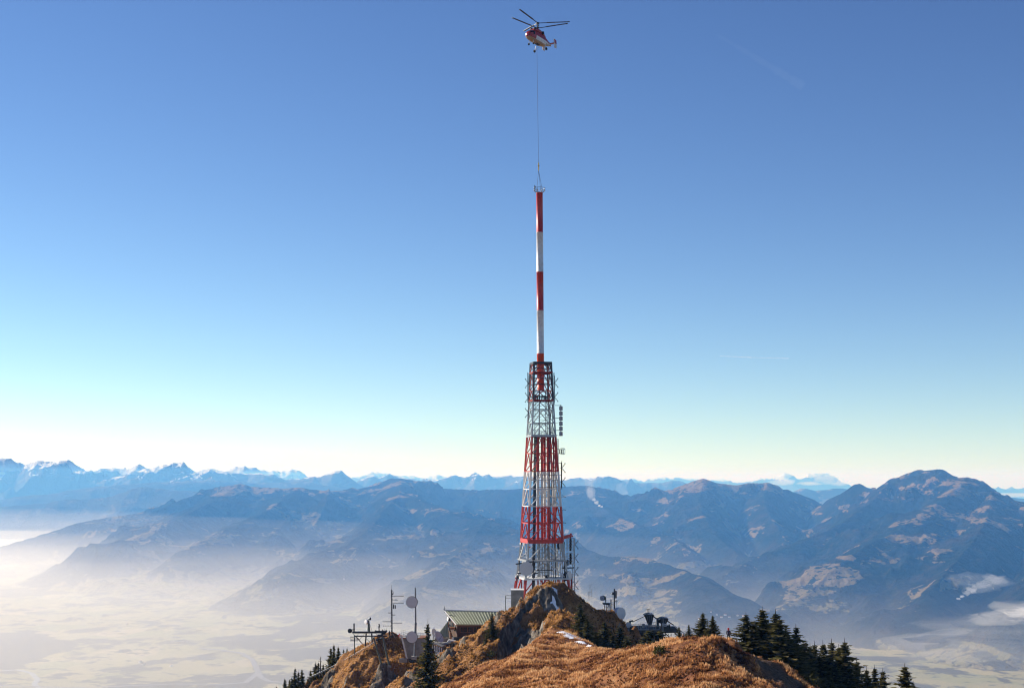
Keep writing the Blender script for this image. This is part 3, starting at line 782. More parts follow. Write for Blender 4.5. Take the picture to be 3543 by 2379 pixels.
# ------------------------------------------------------------------ paints
M_RED = paint('red mast paint', (0.56, 0.028, 0.018), 0.45, wear=0.14)
M_ORANGE = paint('orange red mast paint', (0.75, 0.075, 0.025), 0.42, wear=0.06)
M_WHITE = paint('white mast paint', (0.72, 0.72, 0.70), 0.45, wear=0.10)
M_GALV = paint('galvanised steel', (0.36, 0.38, 0.40), 0.45, 0.55, wear=0.12)
M_DARKSTEEL = paint('dark steel', (0.035, 0.04, 0.048), 0.5, 0.3)
M_DARKRED = paint('oxide red steel', (0.30, 0.028, 0.018), 0.6)
M_BLACK = paint('black cable', (0.012, 0.012, 0.014), 0.7)
M_GREY = paint('grey dish cover', (0.56, 0.57, 0.58), 0.6, wear=0.03)
M_DISHW = paint('white dish', (0.66, 0.66, 0.66), 0.5, wear=0.05)
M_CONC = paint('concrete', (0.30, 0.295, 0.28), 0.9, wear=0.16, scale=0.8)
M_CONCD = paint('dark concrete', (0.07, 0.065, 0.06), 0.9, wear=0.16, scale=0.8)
M_GREENSTEEL = paint('grey green steel', (0.10, 0.125, 0.105), 0.6, wear=0.15)
M_ROOF = paint('green sheet roof', (0.33, 0.34, 0.22), 0.6, 0.0, wear=0.08, scale=0.6)
M_SEAM = paint('pale roof seam', (0.58, 0.60, 0.42), 0.5, 0.0)
M_WOOD = paint('brown wood', (0.10, 0.045, 0.022), 0.8, wear=0.2, scale=2)
M_TRIM = paint('orange wood trim', (0.33, 0.13, 0.05), 0.7)
M_SNOW = paint('snow patch', (0.85, 0.87, 0.92), 0.7, wear=0.02)
M_GLASS = bpy.data.materials.new('dark window glass'); M_GLASS.use_nodes = True
_b = M_GLASS.node_tree.nodes['Principled BSDF']; _b.inputs['Base Color'].default_value = (0.01, 0.014, 0.018, 1); _b.inputs['Roughness'].default_value = 0.08
M_NAVY = paint('dark blue blade', (0.012, 0.014, 0.03), 0.5)
M_BEIGE = paint('cream belly paint', (0.42, 0.34, 0.23), 0.5)
M_SKIN = paint('skin', (0.45, 0.25, 0.17), 0.6, wear=0.02)
M_JRED = paint('red cloth', (0.60, 0.02, 0.015), 0.8)
M_JNAVY = paint('dark plum cloth', (0.035, 0.012, 0.03), 0.8)
M_TROUS = paint('dark trousers', (0.02, 0.024, 0.03), 0.8)
M_JDARK = paint('black cloth', (0.015, 0.015, 0.018), 0.8)
M_YELLOW = paint('yellow lamp', (0.55, 0.38, 0.08), 0.5)
# ------------------------------------------------------------------ the lattice tower
TD = 345.0
MPP = TD / F
TROT = R(11.5)
TW = [(1255, 71, 1871), (1385, 82, 1871.5), (1510, 97, 1872), (1630, 113, 1873), (1750, 129, 1874), (1870, 141, 1875), (1935, 154, 1877), (1997, 172, 1880), (2060, 192, 1884), (2110, 206, 1885)]
def tower_z(py): return P(1870, py, TD).z
def tower_ring(py):
    w = np.interp(py, [t[0] for t in TW], [t[1] for t in TW]); cx = 1876.0 - (2060 - py) * 0.006
    s_ = w * MPP / (math.cos(TROT) + math.sin(TROT)) / 2
    c = P(cx, py, TD)
    return [c + Vector((s_ * (a * math.cos(TROT) - b * math.sin(TROT)), s_ * (a * math.sin(TROT) + b * math.cos(TROT)), 0)) for a, b in ((-1, -1), (1, -1), (1, 1), (-1, 1))]
tower_base = P(1878, 2100, TD)
tower = thing('lattice_tower', tower_base, 'tall red and white steel lattice transmitter tower standing behind the summit knoll', 'tower')
sections = [  # from py, to py, panel joints, leg material, brace material, leg size
    ([1255, 1292, 1352, 1385], M_DARKSTEEL, M_DARKRED, 0.34),
    ([1385, 1418, 1464, 1510], M_GALV, M_GALV, 0.30),
    ([1510, 1568, 1630], M_RED, M_RED, 0.36),
    ([1630, 1691, 1750], M_WHITE, M_WHITE, 0.38),
    ([1750, 1808, 1866], M_RED, M_RED, 0.42),
    ([1872, 1935, 1997], M_GALV, M_WHITE, 0.36),
    ([1997, 2105], M_RED, M_RED, 0.50)]
for joints, ml, mb_, lw in sections:
    for p0, p1 in zip(joints[:-1], joints[1:]):
        a, b = tower_ring(p0), tower_ring(p1)
        for k in range(4):
            strut('leg', tower, b[k], a[k], lw, ml)
            k2 = (k + 1) % 4
            mid = (a[k] + a[k2]) / 2
            strut('crossbar', tower, b[k], b[k2], lw * 0.62, mb_)
            strut('diagonal_brace', tower, b[k] + (b[k2] - b[k]) * 0.02, mid, lw * 0.55, mb_)
            strut('diagonal_brace', tower, b[k2] + (b[k] - b[k2]) * 0.02, mid, lw * 0.55, mb_)
            # short secondary members from the legs to the diagonals
            h = 0.5
            strut('secondary_brace', tower, b[k] * (1 - h) + a[k] * h, b[k] * (1 - h) + mid * h, lw * 0.3, M_GALV if ml in (M_WHITE, M_GALV) else mb_)
            strut('secondary_brace', tower, b[k2] * (1 - h) + a[k2] * h, b[k] * 0 + b[k2] * (1 - h) + mid * h, lw * 0.3, M_GALV if ml in (M_WHITE, M_GALV) else mb_)
for k in range(4):
    a = tower_ring(1256); strut('crossbar', tower, a[k], a[(k + 1) % 4], 0.36, M_DARKSTEEL)

def deck(py, mat, depth, grow=0.0, name='platform'):
    a = tower_ring(py); c = sum(a, Vector()) / 4
    a = [c + (v - c) * (1 + grow) for v in a]
    m = MB()
    for k in range(4): m.bar(a[k], a[(k + 1) % 4], 0.25, depth)
    m.prism([v + Vector((0, 0, depth * 0.3)) for v in [c + (v - c) * 0.96 for v in a]], (0, 0, 0.06))
    return part(name, m, mat, tower)
deck(1257, M_DARKSTEEL, 0.55, 0.02)
deck(1289, M_DARKRED, 0.25, 0.06)
deck(1386, M_DARKRED, 0.35, 0.03)
deck(1508, M_GALV, 0.55, 0.04)
deck(1869, M_RED, 1.0, 0.02, 'red_platform')
deck(1936, M_GALV, 0.35, 0.06)
deck(1997, M_WHITE, 0.35, 0.05)
def railing(py, mat, h=1.1):
    a = tower_ring(py); m = MB()
    for k in range(4):
        p, q = a[k], a[(k + 1) % 4]
        for zz in (h * 0.5, h): m.bar(p + Vector((0, 0, zz)), q + Vector((0, 0, zz)), 0.06)
        for j in range(9):
            s_ = p + (q - p) * j / 8; m.bar(s_, s_ + Vector((0, 0, h)), 0.06)
    part('railing', m, mat, tower)
railing(1934, M_GALV, 1.4); railing(1506, M_GALV, 1.0)

# inner column: four tubes with rungs, coloured like the storey they stand in
def pz(px, py, y=TD): return P(px, py, y)
core = [(1510, 1630, M_RED), (1630, 1750, M_WHITE), (1750, 1868, M_RED), (1872, 1997, M_GALV), (1997, 2100, M_RED)]
cc = [(-1.35, -1.1, 0.34), (-0.35, -1.25, 0.26), (1.2, -1.0, 0.42), (0.3, 1.2, 0.34), (2.5, -0.4, 0.2), (3.0, 1.2, 0.2)]
for p0, p1, mt in core:
    top, bot = pz(1880, p0), pz(1880, p1)
    top.x = bot.x = P(1880, 1700, TD).x
    for dx, dy, r in cc:
        if p0 >= 1872: r *= 0.5
        strut('riser_tube', tower, bot + Vector((dx, dy, 0)), top + Vector((dx, dy, 0)), r * 2, mt, True)
    n = int((top.z - bot.z) / 0.9)
    m = MB()
    for i in range(n):
        z = bot.z + (i + 0.5) * 0.9
        c = Vector((top.x, top.y, z))
        for (a, b) in (((-1.35, -1.1), (1.2, -1.0)), ((1.2, -1.0), (0.3, 1.2)), ((-1.35, -1.1), (0.3, 1.2))):
            m.bar(c + Vector((a[0], a[1], 0)), c + Vector((b[0], b[1], 0)), 0.06)
        if i % 2 == 0: m.bar(c + Vector((-0.3, -1.2, 0)), c + Vector((1.2, -1.1, 0.9)), 0.08)
    part('ladder_rungs', m, M_GALV, tower)
# black feeder cables climbing the left face and the right leg
m = MB()
x0 = P(1848, 1700, TD).x
for dx in (-0.24, 0, 0.24): m.tube((x0 + dx + 0.3, TD - 2.6, tower_z(1510)), (x0 + dx - 0.3, TD - 3.4, tower_z(2060)), 0.13, n=6)
part('cable_run', m, M_BLACK, tower)
m = MB()
for dx in (0, 0.35, 0.9): m.tube((P(1898, 1700, TD).x + dx, TD - 2, tower_z(1400)), (P(1908, 1700, TD).x + dx, TD - 2.6, tower_z(2060)), 0.09, n=6)
part('cable_run', m, M_BLACK, tower)
m = MB()
for i in range(46): 
    z = tower_z(1520) - i * 0.8
    m.bar((x0 - 0.45, TD - 2.9, z), (x0 + 0.55, TD - 2.9, z), 0.05)
part('cable_rungs', m, M_GALV, tower)
# inner galvanised lattice behind the glass-like upper storeys
for (pa, pb, mat_) in ((1390, 1508, M_GALV), (1350, 1386, M_DARKSTEEL), (1872, 1997, M_GALV)):
    m = MB()
    for dx, dy in ((-1.6, -1.2), (1.1, -1.2), (1.6, 1.2), (-0.5, 1.3), (2.1, -0.2), (-0.4, -1.4)):
        c = P(1872, 1400, TD)
        m.bar((c.x + dx, c.y + dy, tower_z(pb)), (c.x + dx * 0.9, c.y + dy, tower_z(pa)), 0.14)
    zz = tower_z(pb)
    while zz < tower_z(pa) - 1.3:
        m.bar((c.x - 1.6, c.y - 1.2, zz), (c.x + 1.1, c.y - 1.2, zz + 1.3), 0.09); m.bar((c.x + 1.1, c.y - 1.2, zz), (c.x + 1.6, c.y + 1.2, zz + 1.3), 0.09)
        m.bar((c.x - 1.6, c.y - 1.2, zz), (c.x + 1.6, c.y - 1.2, zz), 0.07)
        zz += 1.3
    part('inner_frame', m, mat_, tower)
# bands of dark fittings in the head of the tower
for py in (1276, 1310, 1330, 1372):
    a = tower_ring(py); 
    for k in range(4): strut('crossbar', tower, a[k], a[(k + 1) % 4], 0.16, M_DARKSTEEL)
m = MB(); c = P(1871, 1376, TD)
for k in range(14):
    a = 2 * math.pi * k / 14; m.box(c + Vector((1.3 * math.cos(a), 1.3 * math.sin(a), 0.1 * (k % 3))), (0.28, 0.28, 0.9))
part('bolt_collar', m, M_DARKSTEEL, tower)

def dipole(x, y, dirx, h=0.95, mat=M_DARKSTEEL, arm=0.75, name='dipole_antenna', mast=True, d=TD):
    """a pole with two splayed rods and small cross ends"""
    c = P(x, y, d); m = MB()
    if mast:
        m.bar(c + Vector((0, 0, -h * 1.9)), c + Vector((0, 0, h * 1.9)), 0.1)
        m.bar(c + Vector((-0.3 * dirx - 0.2 * dirx, 0, 0)), c, 0.08)
    for sg in (-1, 1):
        e = c + Vector((dirx * arm, -0.2, sg * h))
        m.bar(c, e, 0.12); m.bar(e + Vector((-0.12 * dirx, 0, sg * 0.14)), e + Vector((0.16 * dirx, 0, sg * 0.1)), 0.16)
        m.bar(c + Vector((dirx * 0.25, 0.4, sg * h * 0.9)), c + Vector((dirx * 0.25, 0.4, sg * h * 0.3)), 0.05)
    return part(name, m, mat, tower)
for y_ in (1326, 1375, 1428): dipole(1829, y_, -1)
for y_ in (1324, 1373): dipole(1919, y_, 1)
for y_, x_ in ((1618, 1944), (1667, 1944)): dipole(x_, y_, 1)
for x_, s_ in ((1826, -1), (1917, 1)):
    m = MB(); m.bar(P(x_, 1288, TD), P(x_, 1392, TD), 0.16)
    for y_ in range(1292, 1392, 9): m.bar(P(x_, y_, TD), P(x_ - 4 * s_, y_, TD), 0.07)
    m.bar(P(x_ - 3 * s_, 1290, TD), P(x_ - 3 * s_, 1390, TD), 0.07)
    part('antenna_ladder', m, M_DARKSTEEL, tower)
# six grey panel antennas on a pole at the right
m = MB(); m.bar(P(1940.5, 1400, TD), P(1940.5, 1508, TD), 0.16)
for y_ in (1402, 1446, 1488): m.bar(P(1912, y_, TD), P(1940, y_, TD), 0.12)
m.bar(P(1915, 1464, TD), P(1940, 1460, TD), 0.06); m.bar(P(1916, 1503, TD), P(1940, 1507, TD), 0.06)
part('antenna_bracket', m, M_DARKSTEEL, tower)
M_PANEL = paint("grey antenna panel", (0.40, 0.41, 0.43), 0.6, wear=0.08)
for i in range(6):
    y0 = 1405 + i * 17.6; c = P(1940.7, y0 + 7.2, TD - 0.35); m = MB()
    m.box(c, (0.86, 0.5, 0.98)); m.box(c + Vector((-0.2, -0.26, 0)), (0.07, 0.05, 0.96)); m.box(c + Vector((0.2, -0.26, 0)), (0.07, 0.05, 0.96)); m.box(c + Vector((0, 0, 0.56)), (0.3, 0.3, 0.16))
    part('panel_antenna', m, M_PANEL, tower)
# small ladder aerial, basket aerial and the bent feeder at the right
m = MB()
for x_ in (1925, 1928, 1932): m.bar(P(x_, 1518, TD), P(x_ + 1, 1566, TD), 0.1)
for y_ in range(1518, 1566, 8): m.bar(P(1925, y_, TD), P(1932, y_, TD), 0.07)
m.bar(P(1932, 1566, TD), P(1932, 1700, TD), 0.1); m.bar(P(1925, 1566, TD), P(1927, 1700, TD), 0.08)
part('ladder_aerial', m, M_GALV, tower)
m = MB(); c = P(1944, 1561, TD)
for dx in (-0.5, -0.1, 0.3): m.tube(c + Vector((dx, 0, -0.55)), c + Vector((dx, 0, 0.55)), 0.12, n=8)
m.bar(c + Vector((-1.3, 0, 0.5)), c + Vector((0.6, 0, 0.5)), 0.14); m.bar(c + Vector((-1.4, 0, -0.5)), c + Vector((0.6, 0, -0.5)), 0.14)
for sg in (-1, 1): m.path([c + Vector((-0.3, sg * 0.3, 0.75)), c + Vector((0.55, sg * 0.3, 0.75)), c + Vector((0.75, sg * 0.3, 0.5)), c + Vector((0.75, sg * 0.3, -0.5)), c + Vector((0.5, sg * 0.3, -0.7)), c + Vector((-0.3, sg * 0.3, -0.7))], 0.05, 5)
part('basket_aerial', m, M_DARKSTEEL, tower)
m = MB(); m.bar(P(1942, 1598, TD), P(1942, 1686, TD), 0.18); m.path([P(1942, 1686, TD), P(1939, 1696, TD), P(1930, 1704, TD), P(1928, 1722, TD), P(1922, 1738, TD), P(1912, 1745, TD), P(1905, 1742, TD)], 0.06, 6)
for y_ in (1601, 1643, 1685): m.bar(P(1860 if y_ > 1590 else 1900, y_, TD - 3), P(1943, y_, TD - 0.3), 0.1)
part('aerial_pole', m, M_DARKSTEEL, tower)
for y_ in (1718, 1763, 1808):
    m = MB(); m.bar(P(1932, y_, TD), P(1957, y_, TD), 0.1); m.bar(P(1935, y_ - 12, TD), P(1955, y_, TD), 0.07); m.box(P(1957, y_, TD), (0.22, 0.2, 0.16))
    part('side_arm', m, M_DARKSTEEL, tower)
for y_ in (1717, 1660):
    m = MB(); a = tower_ring(y_); m.bar(a[0], a[1], 0.12); part('cable_tray', m, M_GALV, tower)
# red boom with its cone at the right end of the red platform
m = MB(); m.bar(P(1925, 1866, TD - 4), P(1972, 1852, TD - 1.5), 0.45, 0.7); m.bar(P(1960, 1856, TD - 1.5), P(1983, 1854, TD - 1.5), 0.5, 0.3)
m.tube(P(1975, 1851, TD - 1.5), P(1975, 1843.5, TD - 1.5), 0.42, 0.14, 10); m.bar(P(1974, 1853, TD - 1.5), P(1974, 1863, TD - 1.5), 0.3)
part('red_boom', m, M_RED, tower)
# caged aerials hanging under the boom
def cage(py0, py1):
    m = MB(); c0, c1 = P(1974, py0, TD - 1.5), P(1974, py1, TD - 1.5); n = 10; r = 0.95
    for k in range(n):
        a = 2 * math.pi * k / n; o = Vector((r * math.cos(a), r * math.sin(a), 0)); m.bar(c0 + o, c1 + o, 0.055)
    for j in range(5):
        c = c0 + (c1 - c0) * j / 4
        for k in range(n):
            a = 2 * math.pi * k / n; b = 2 * math.pi * (k + 1) / n
            m.bar(c + Vector((r * math.cos(a), r * math.sin(a), 0)), c + Vector((r * math.cos(b), r * math.sin(b), 0)), 0.06)
    part('cage', m, M_GALV, tower)
    m = MB(); m.tube(c0, c1, 0.2, n=8)
    for j in range(1, 4): m.lathe([(0.12, -0.15), (0.42, -0.1), (0.42, 0.1), (0.12, 0.15)], c0 + (c1 - c0) * j / 4, n=10)
    part('cage_core', m, M_BLACK, tower)
cage(1862, 1904); cage(1912, 1950)
m = MB(); m.box(P(1976, 1861.5, TD - 1.5), (1.6, 1.6, 0.12)); m.bar(P(1944, 1964, TD - 2), P(1986, 1963, TD - 1.5), 0.3, 0.3); m.box(P(1960, 1945, TD - 1.5), (1.0, 0.5, 1.3)); part('cage_plate', m, M_DARKSTEEL, tower)
m = MB(); m.bar(P(1987, 1861, TD - 1.3), P(1988, 2050, TD - 1.3), 0.17); m.bar(P(1981, 1950, TD - 1.3), P(1981, 2050, TD - 1.3), 0.12)
for y_ in range(1866, 2046, 8): m.bar(P(1981, y_, TD - 1.3), P(1987, y_, TD - 1.3), 0.07)
part('ladder_mast', m, M_GALV, tower)
for y_ in (1883, 1929, 1976, 2022): dipole(1989, y_, 1, mast=False, d=TD - 1.3, h=0.85, arm=0.72)
m = MB(); m.bar(P(1977, 1984, TD - 1), P(1977, 2062, TD - 1), 0.34); m.bar(P(1977, 2012, TD - 1), P(1988, 2012, TD - 1), 0.16); part('red_post', m, M_RED, tower)
for (x_, y0, y1, w_) in ((1939, 1874, 2040, 0.16), (1952, 1872, 2020, 0.22), (1930, 1876, 2050, 0.13), (1945, 1880, 1990, 0.12), (1868, 1874, 2050, 0.10), (1892, 1874, 2000, 0.10)):
    m = MB(); m.bar(P(x_, y0, TD - 2.5), P(x_ + 2, y1, TD - 2.5), w_); part('upright', m, M_GALV if w_ < 0.2 else M_DARKSTEEL, tower)

def drum(c, axis, r, depth, mats=(M_GREY, M_DARKSTEEL), parent=None, name='dish_antenna', n=28):
    """round drum dish: rim and back in the second paint, flat cover in the first; axis points out of the cover"""
    ax = Vector(axis).normalized(); m = MB(); m.cur = 1
    m.lathe([(0.0, -depth * 1.25), (r * 0.3, -depth * 1.25), (r * 0.75, -depth * 1.0), (r, -depth * 0.8), (r, 0), (r * 0.985, 0.02), (r * 0.965, 0.02), (r * 0.965, 0.0)], c, ax, n)
    m.cur = 0
    m.lathe([(r * 0.965, 0.0), (r * 0.6, 0.035), (0.0, 0.05)], c, ax, n)
    return part(name, m, list(mats), parent) if parent else m
drum(P(1821, 1966.5, TD - 6.2), (-0.05, -1, 0.02), 1.64, 0.6, (M_GREY, M_GREY), tower)
drum(P(1969, 1992, TD - 3.5), (0.78, -0.62, 0), 1.2, 1.1, (M_DISHW, M_DARKSTEEL), tower)
drum(P(1941, 1886, TD - 3), (0.85, -0.5, 0), 1.0, 0.7, (M_DISHW, M_DARKSTEEL), tower)
for (x_, y_, r_, ax, mt) in ((1887, 1945, 0.34, (0.2, -1, 0), M_WHITE), (1888, 1962, 0.3, (0.3, -1, 0), M_DISHW), (1787, 1993, 0.36, (-0.6, -0.8, 0), M_WHITE), (1784, 2005, 0.22, (-0.6, -0.8, 0), M_WHITE), (1938, 1900, 0.25, (0, -1, 0), M_WHITE), (1940, 1946, 0.3, (0.1, -1, 0), M_DISHW), (1868, 1967, 0.3, (-0.3, -1, 0), M_DISHW), (1943, 1988, 0.45, (-0.2, -1, 0), M_DISHW), (1800, 1880, 0.3, (-1, -0.6, 0), M_WHITE)):
    drum(P(x_, y_, TD - 5), ax, r_, 0.25, (mt, M_DARKSTEEL), tower, 'small_dish', 14)
m = MB(); m.tube(P(1833, 1894, TD - 5), P(1833, 1889, TD - 5), 0.16, 0.13, 10); part('warning_lamp', m, M_ORANGE, tower)
m = MB(); m.bar(P(1784, 1950, TD - 5.6), P(1860, 1942, TD - 4.8), 0.26, 0.3); m.bar(P(1790, 1982, TD - 5.6), P(1862, 1982, TD - 4.8), 0.24, 0.24); m.bar(P(1845, 1971, TD - 4.8), P(1912, 1971, TD - 4), 0.2)
m.bar(P(1797, 1937, TD - 6), P(1795, 2000, TD - 6), 0.18); m.bar(P(1846, 1937, TD - 6), P(1846, 2000, TD - 6), 0.16); m.box(P(1790, 1997, TD - 5.4), (0.5, 0.4, 0.7)); m.box(P(1890, 1990, TD - 4), (1.4, 0.6, 0.16)); m.tube(P(1890, 1998, TD - 4), P(1890, 1990, TD - 4), 0.5, 0.1, 8)
part('dish_mount', m, M_DARKSTEEL, tower)

# ------------------------------------------------------------------ the striped antenna mast hanging in the head of the tower
tube_x = lambda py: np.interp(py, [660, 1350], [1866.6, 1870.6])
mast_base = P(tube_x(1350), 1350, TD)
mastt = thing('striped_antenna_mast', mast_base, 'long red and white banded antenna tube hanging on slings inside the tower head', 'antenna mast')
def tube_seg(py0, py1, mat, label, r0, r1):
    m = MB(); a, b = P(tube_x(py0), py0, TD), P(tube_x(py1), py1, TD); ax = (a - b).normalized(); L = (a - b).length
    m.lathe([(0, 0), (r1 + 0.03, 0), (r1 + 0.03, 0.12), (r1, 0.14), (r0, L - 0.14), (r0 + 0.03, L - 0.12), (r0 + 0.03, L), (0, L)], b, ax, 32)
    return part('tube_section', m, mat, mastt, label)
segs = [(667, 804, M_RED, 'dark red topmost section', 0.80, 0.80), (804, 941, M_WHITE, 'upper white section', 0.80, 0.84), (941, 1074, M_RED, 'middle red section', 0.84, 0.84), (1074, 1223, M_WHITE, 'lower white section', 0.84, 0.86), (1223, 1350, M_ORANGE, 'orange red bottom section inside the tower', 0.87, 0.87)]
for s_ in segs: tube_seg(*s_)
for py in (915, 1008, 1018, 1180):
    m = MB(); c = P(tube_x(py), py, TD); m.lathe([(0.80, -0.07), (0.89, -0.07), (0.89, 0.07), (0.80, 0.07)], c, (0, 0, 1), 32)
    part('flange', m, M_WHITE if py in (915, 1180) else M_RED, mastt)
m = MB()
for py, r in ((651, 1.42), (659, 1.42)):
    c = P(1866.5, py, TD); n = 24
    for k in range(n):
        a, b = 2 * math.pi * k / n, 2 * math.pi * (k + 1) / n
        m.bar(c + Vector((r * math.cos(a), r * math.sin(a), 0)), c + Vector((r * math.cos(b), r * math.sin(b), 0)), 0.09)
for k in range(8):
    a = 2 * math.pi * (k + 0.5) / 8; u = Vector((math.cos(a), math.sin(a), 0)); c = P(1866.5, 651, TD)
    m.bar(c + u * 1.42, c + u * 1.42 - Vector((0, 0, 0.55)), 0.08); m.bar(c + u * 1.42 - Vector((0, 0, 0.55)), c + u * 0.8 - Vector((0, 0, 1.15)), 0.10)
m.bar(P(1850, 660, TD - 1), P(1849.5, 641, TD - 1), 0.16); m.bar(P(1852, 650, TD - 1), P(1852, 644, TD - 1), 0.25)
part('guide_ring', m, M_GALV, mastt)
m = MB(); hk = P(1863.6, 590, TD)
for dx, dy in ((-0.75, -0.2), (0.85, 0.1), (0.35, -0.6)): m.tube(hk, P(1866.5, 667, TD) + Vector((dx, dy, 0)), 0.035, n=5)
part('sling', m, M_DARKSTEEL, mastt)
cable = thing('lifting_cable', P(1863.6, 590, TD), 'thin steel lifting line running from helicopter belly down to the slings', 'cable')
m = MB(); m.tube(hk, P(1863.5, 574, TD), 0.05, n=6); m.tube(P(1863.5, 574, TD), P(1857.5, 158, TD), 0.038, n=6, caps=False); part('rope', m, M_DARKSTEEL, cable)
m = MB(); m.tube(P(1863.6, 590, TD), P(1863.6, 576, TD), 0.13, n=8); m.tube(P(1863.5, 572, TD), P(1863.5, 564, TD), 0.14, n=8); m.box(P(1863.6, 574, TD), (0.42, 0.3, 0.2)); m.box(P(1863.6, 565, TD), (0.2, 0.2, 0.25)); part('hook', m, M_YELLOW, cable)

# ------------------------------------------------------------------ helicopter
heli_yaw = R(55)
hf = Vector((-math.cos(heli_yaw), -math.sin(heli_yaw), 0)); hl = Vector((math.sin(heli_yaw), -math.cos(heli_yaw), 0))
pitch = R(5)
fx = (hf * math.cos(pitch) + Vector((0, 0, 1)) * math.sin(pitch)); fz = (Vector((0, 0, 1)) * math.cos(pitch) - hf * math.sin(pitch))
HM = Matrix((fx, hl, fz)).transposed()
heli = thing('helicopter', (0, 0, 0), 'red and white twin rotor helicopter hovering high over the tower with its rope hanging down', 'helicopter')
heli.rotation_mode = 'QUATERNION'; heli.rotation_quaternion = HM.to_quaternion()
heli.location = P(1860, 96, TD - 1) - HM @ Vector((0.5, 0, 2.9))
def hpart(name, mb, mats, parent=None, label=None):
    o = bpy.data.objects.new(name, mb.mesh(name, mats)); COL.objects.link(o); o.parent = parent or heli
    if label: o['label'] = label
    return o
def section(x, w, zb, zt, n=20):
    out = []
    for k in range(n):
        a = 2 * math.pi * k / n; ca, sa = math.cos(a), math.sin(a)
        e = 0.72
        out.append(Vector((x, w * math.copysign(abs(ca) ** e, ca), (zb + zt) / 2 + (zt - zb) / 2 * math.copysign(abs(sa) ** e, sa))))
    return out
prof = [(4.75, 0.25, -0.55, -0.1), (4.55, 0.65, -0.9, 0.35), (4.1, 0.95, -1.15, 0.85), (3.4, 1.12, -1.28, 1.2), (2.4, 1.2, -1.33, 1.38), (0.5, 1.22, -1.35, 1.4), (-1.2, 1.2, -1.33, 1.35), (-2.6, 0.95, -1.0, 1.15), (-4.0, 0.55, -0.45, 0.9), (-5.2, 0.32, 0.0, 0.65), (-5.7, 0.16, 0.1, 0.5)]
prof2 = []
for a, b in zip(prof[:-1], prof[1:]):
    for t in (0, 0.34, 0.67): prof2.append(tuple(a[i] * (1 - t) + b[i] * t for i in range(4)))
prof2.append(prof[-1])
rings = [section(*q) for q in prof2]
m = MB(); n = 20
for i in range(len(rings) - 1):
    for k in range(n):
        q = [rings[i][k], rings[i][(k + 1) % n], rings[i + 1][(k + 1) % n], rings[i + 1][k]]
        z = sum(v.z for v in q) / 4; x = sum(v.x for v in q) / 4; yy = abs(sum(v.y for v in q) / 4)
        wmax = np.interp(-x, [-p[0] for p in prof], [p[1] for p in prof])
        belly = z < -0.78 + max(0, (-x - 1.5)) * 0.28 and yy < wmax * 0.97
        stripe = (x < 2.2) and (yy >= wmax * 0.85) and z < -0.2 + max(0, (-x - 1.5)) * 0.2
        win = (3.0 < x < 4.35) and z > 0.15 and z < 0.95 + 0.2 * (3.6 - x)
        m.cur = 3 if win else 2 if belly else 1 if stripe else 0
        m.add(q, [(0, 1, 2, 3)], True)
m.cur = 0; m.add(rings[0], [tuple(range(n))]); m.add(rings[-1], [tuple(range(n))])
M_HRED = paint('helicopter red', (0.36, 0.015, 0.015), 0.3)
hpart('fuselage', m, [M_HRED, M_WHITE, M_BEIGE, M_GLASS])
m = MB()
m.loft([section(*q, 14) for q in ((2.7, 0.55, 1.3, 1.75), (2.3, 0.85, 1.2, 2.15), (1.0, 0.95, 1.2, 2.35), (-0.8, 0.9, 1.2, 2.25), (-2.2, 0.6, 1.0, 1.85), (-3.2, 0.25, 0.95, 1.3))])
cowl = hpart('engine_cowling', m, M_HRED)
m = MB()
for sy in (-1, 1):
    m.lathe([(0.0, 0.0), (0.30, 0.0), (0.36, -0.1), (0.38, -0.5)], (2.65, sy * 0.5, 1.85), (1, 0, 0), 14); 
    m.lathe([(0.0, 0.0), (0.30, 0.02), (0.36, -0.05), (0.36, -0.5)], (-0.6, sy * 1.2, 1.75), (-0.2, sy, 0.15), 14)
hpart('engine_duct', m, M_BLACK, cowl)
m = MB(); m.tube((0.5, 0, 2.2), (0.5, 0, 4.25), 0.13, n=10)
for z in (2.9, 4.1): m.lathe([(0, -0.16), (0.38, -0.16), (0.42, 0), (0.3, 0.14), (0, 0.2)], (0.5, 0, z), (0, 0, 1), 12)
m.lathe([(0.13, 0), (0.36, 0.02), (0.36, 0.1), (0.13, 0.14)], (0.5, 0, 3.45), (0, 0, 1), 12)
for k in range(3):
    a = 2.1 * k; u = Vector((math.cos(a), math.sin(a), 0)); m.bar(Vector((0.5, 0, 2.9)) + u * 0.35, Vector((0.5, 0, 3.5)) + u * 0.3, 0.07); m.bar(Vector((0.5, 0, 3.5)) + u * 0.3, Vector((0.5, 0, 4.1)) + u * 0.35, 0.07)
hpart('rotor_shaft', m, M_DARKSTEEL)
HMi = HM.transposed()
def blade(zh, tdeg, cone):
    w = Vector((math.cos(R(tdeg)), -math.sin(R(tdeg)), 0)); u = HMi @ w; u.z = 0; u.normalize(); v = Vector((-u.y, u.x, 0))
    c = Vector((0.5, 0, zh)); m = MB(); up = Vector((0, 0, math.tan(R(cone))))
    m.bar(c + u * 0.3, c + (u + up) * 2.3, 0.16, 0.12)
    a, b = c + (u + up) * 2.3, c + (u + up * 1.12) * 7.95
    poly = [a + v * 0.24, b + v * 0.2, b - v * 0.24, a - v * 0.24]
    m.prism(poly, Vector((0, 0, 0.07)))
    m.box(a, (0.3, 0.3, 0.1))
    hpart('rotor_blade', m, M_NAVY)
for t_ in (125, 2, -115.5): blade(4.1, t_, 3.6)
for t_ in (142, 22, -98): blade(2.75, t_, 2.2)
m = MB(); m.box((-4.9, 0, 0.45), (0.75, 3.5, 0.09)); stab = hpart('tailplane', m, M_HRED)
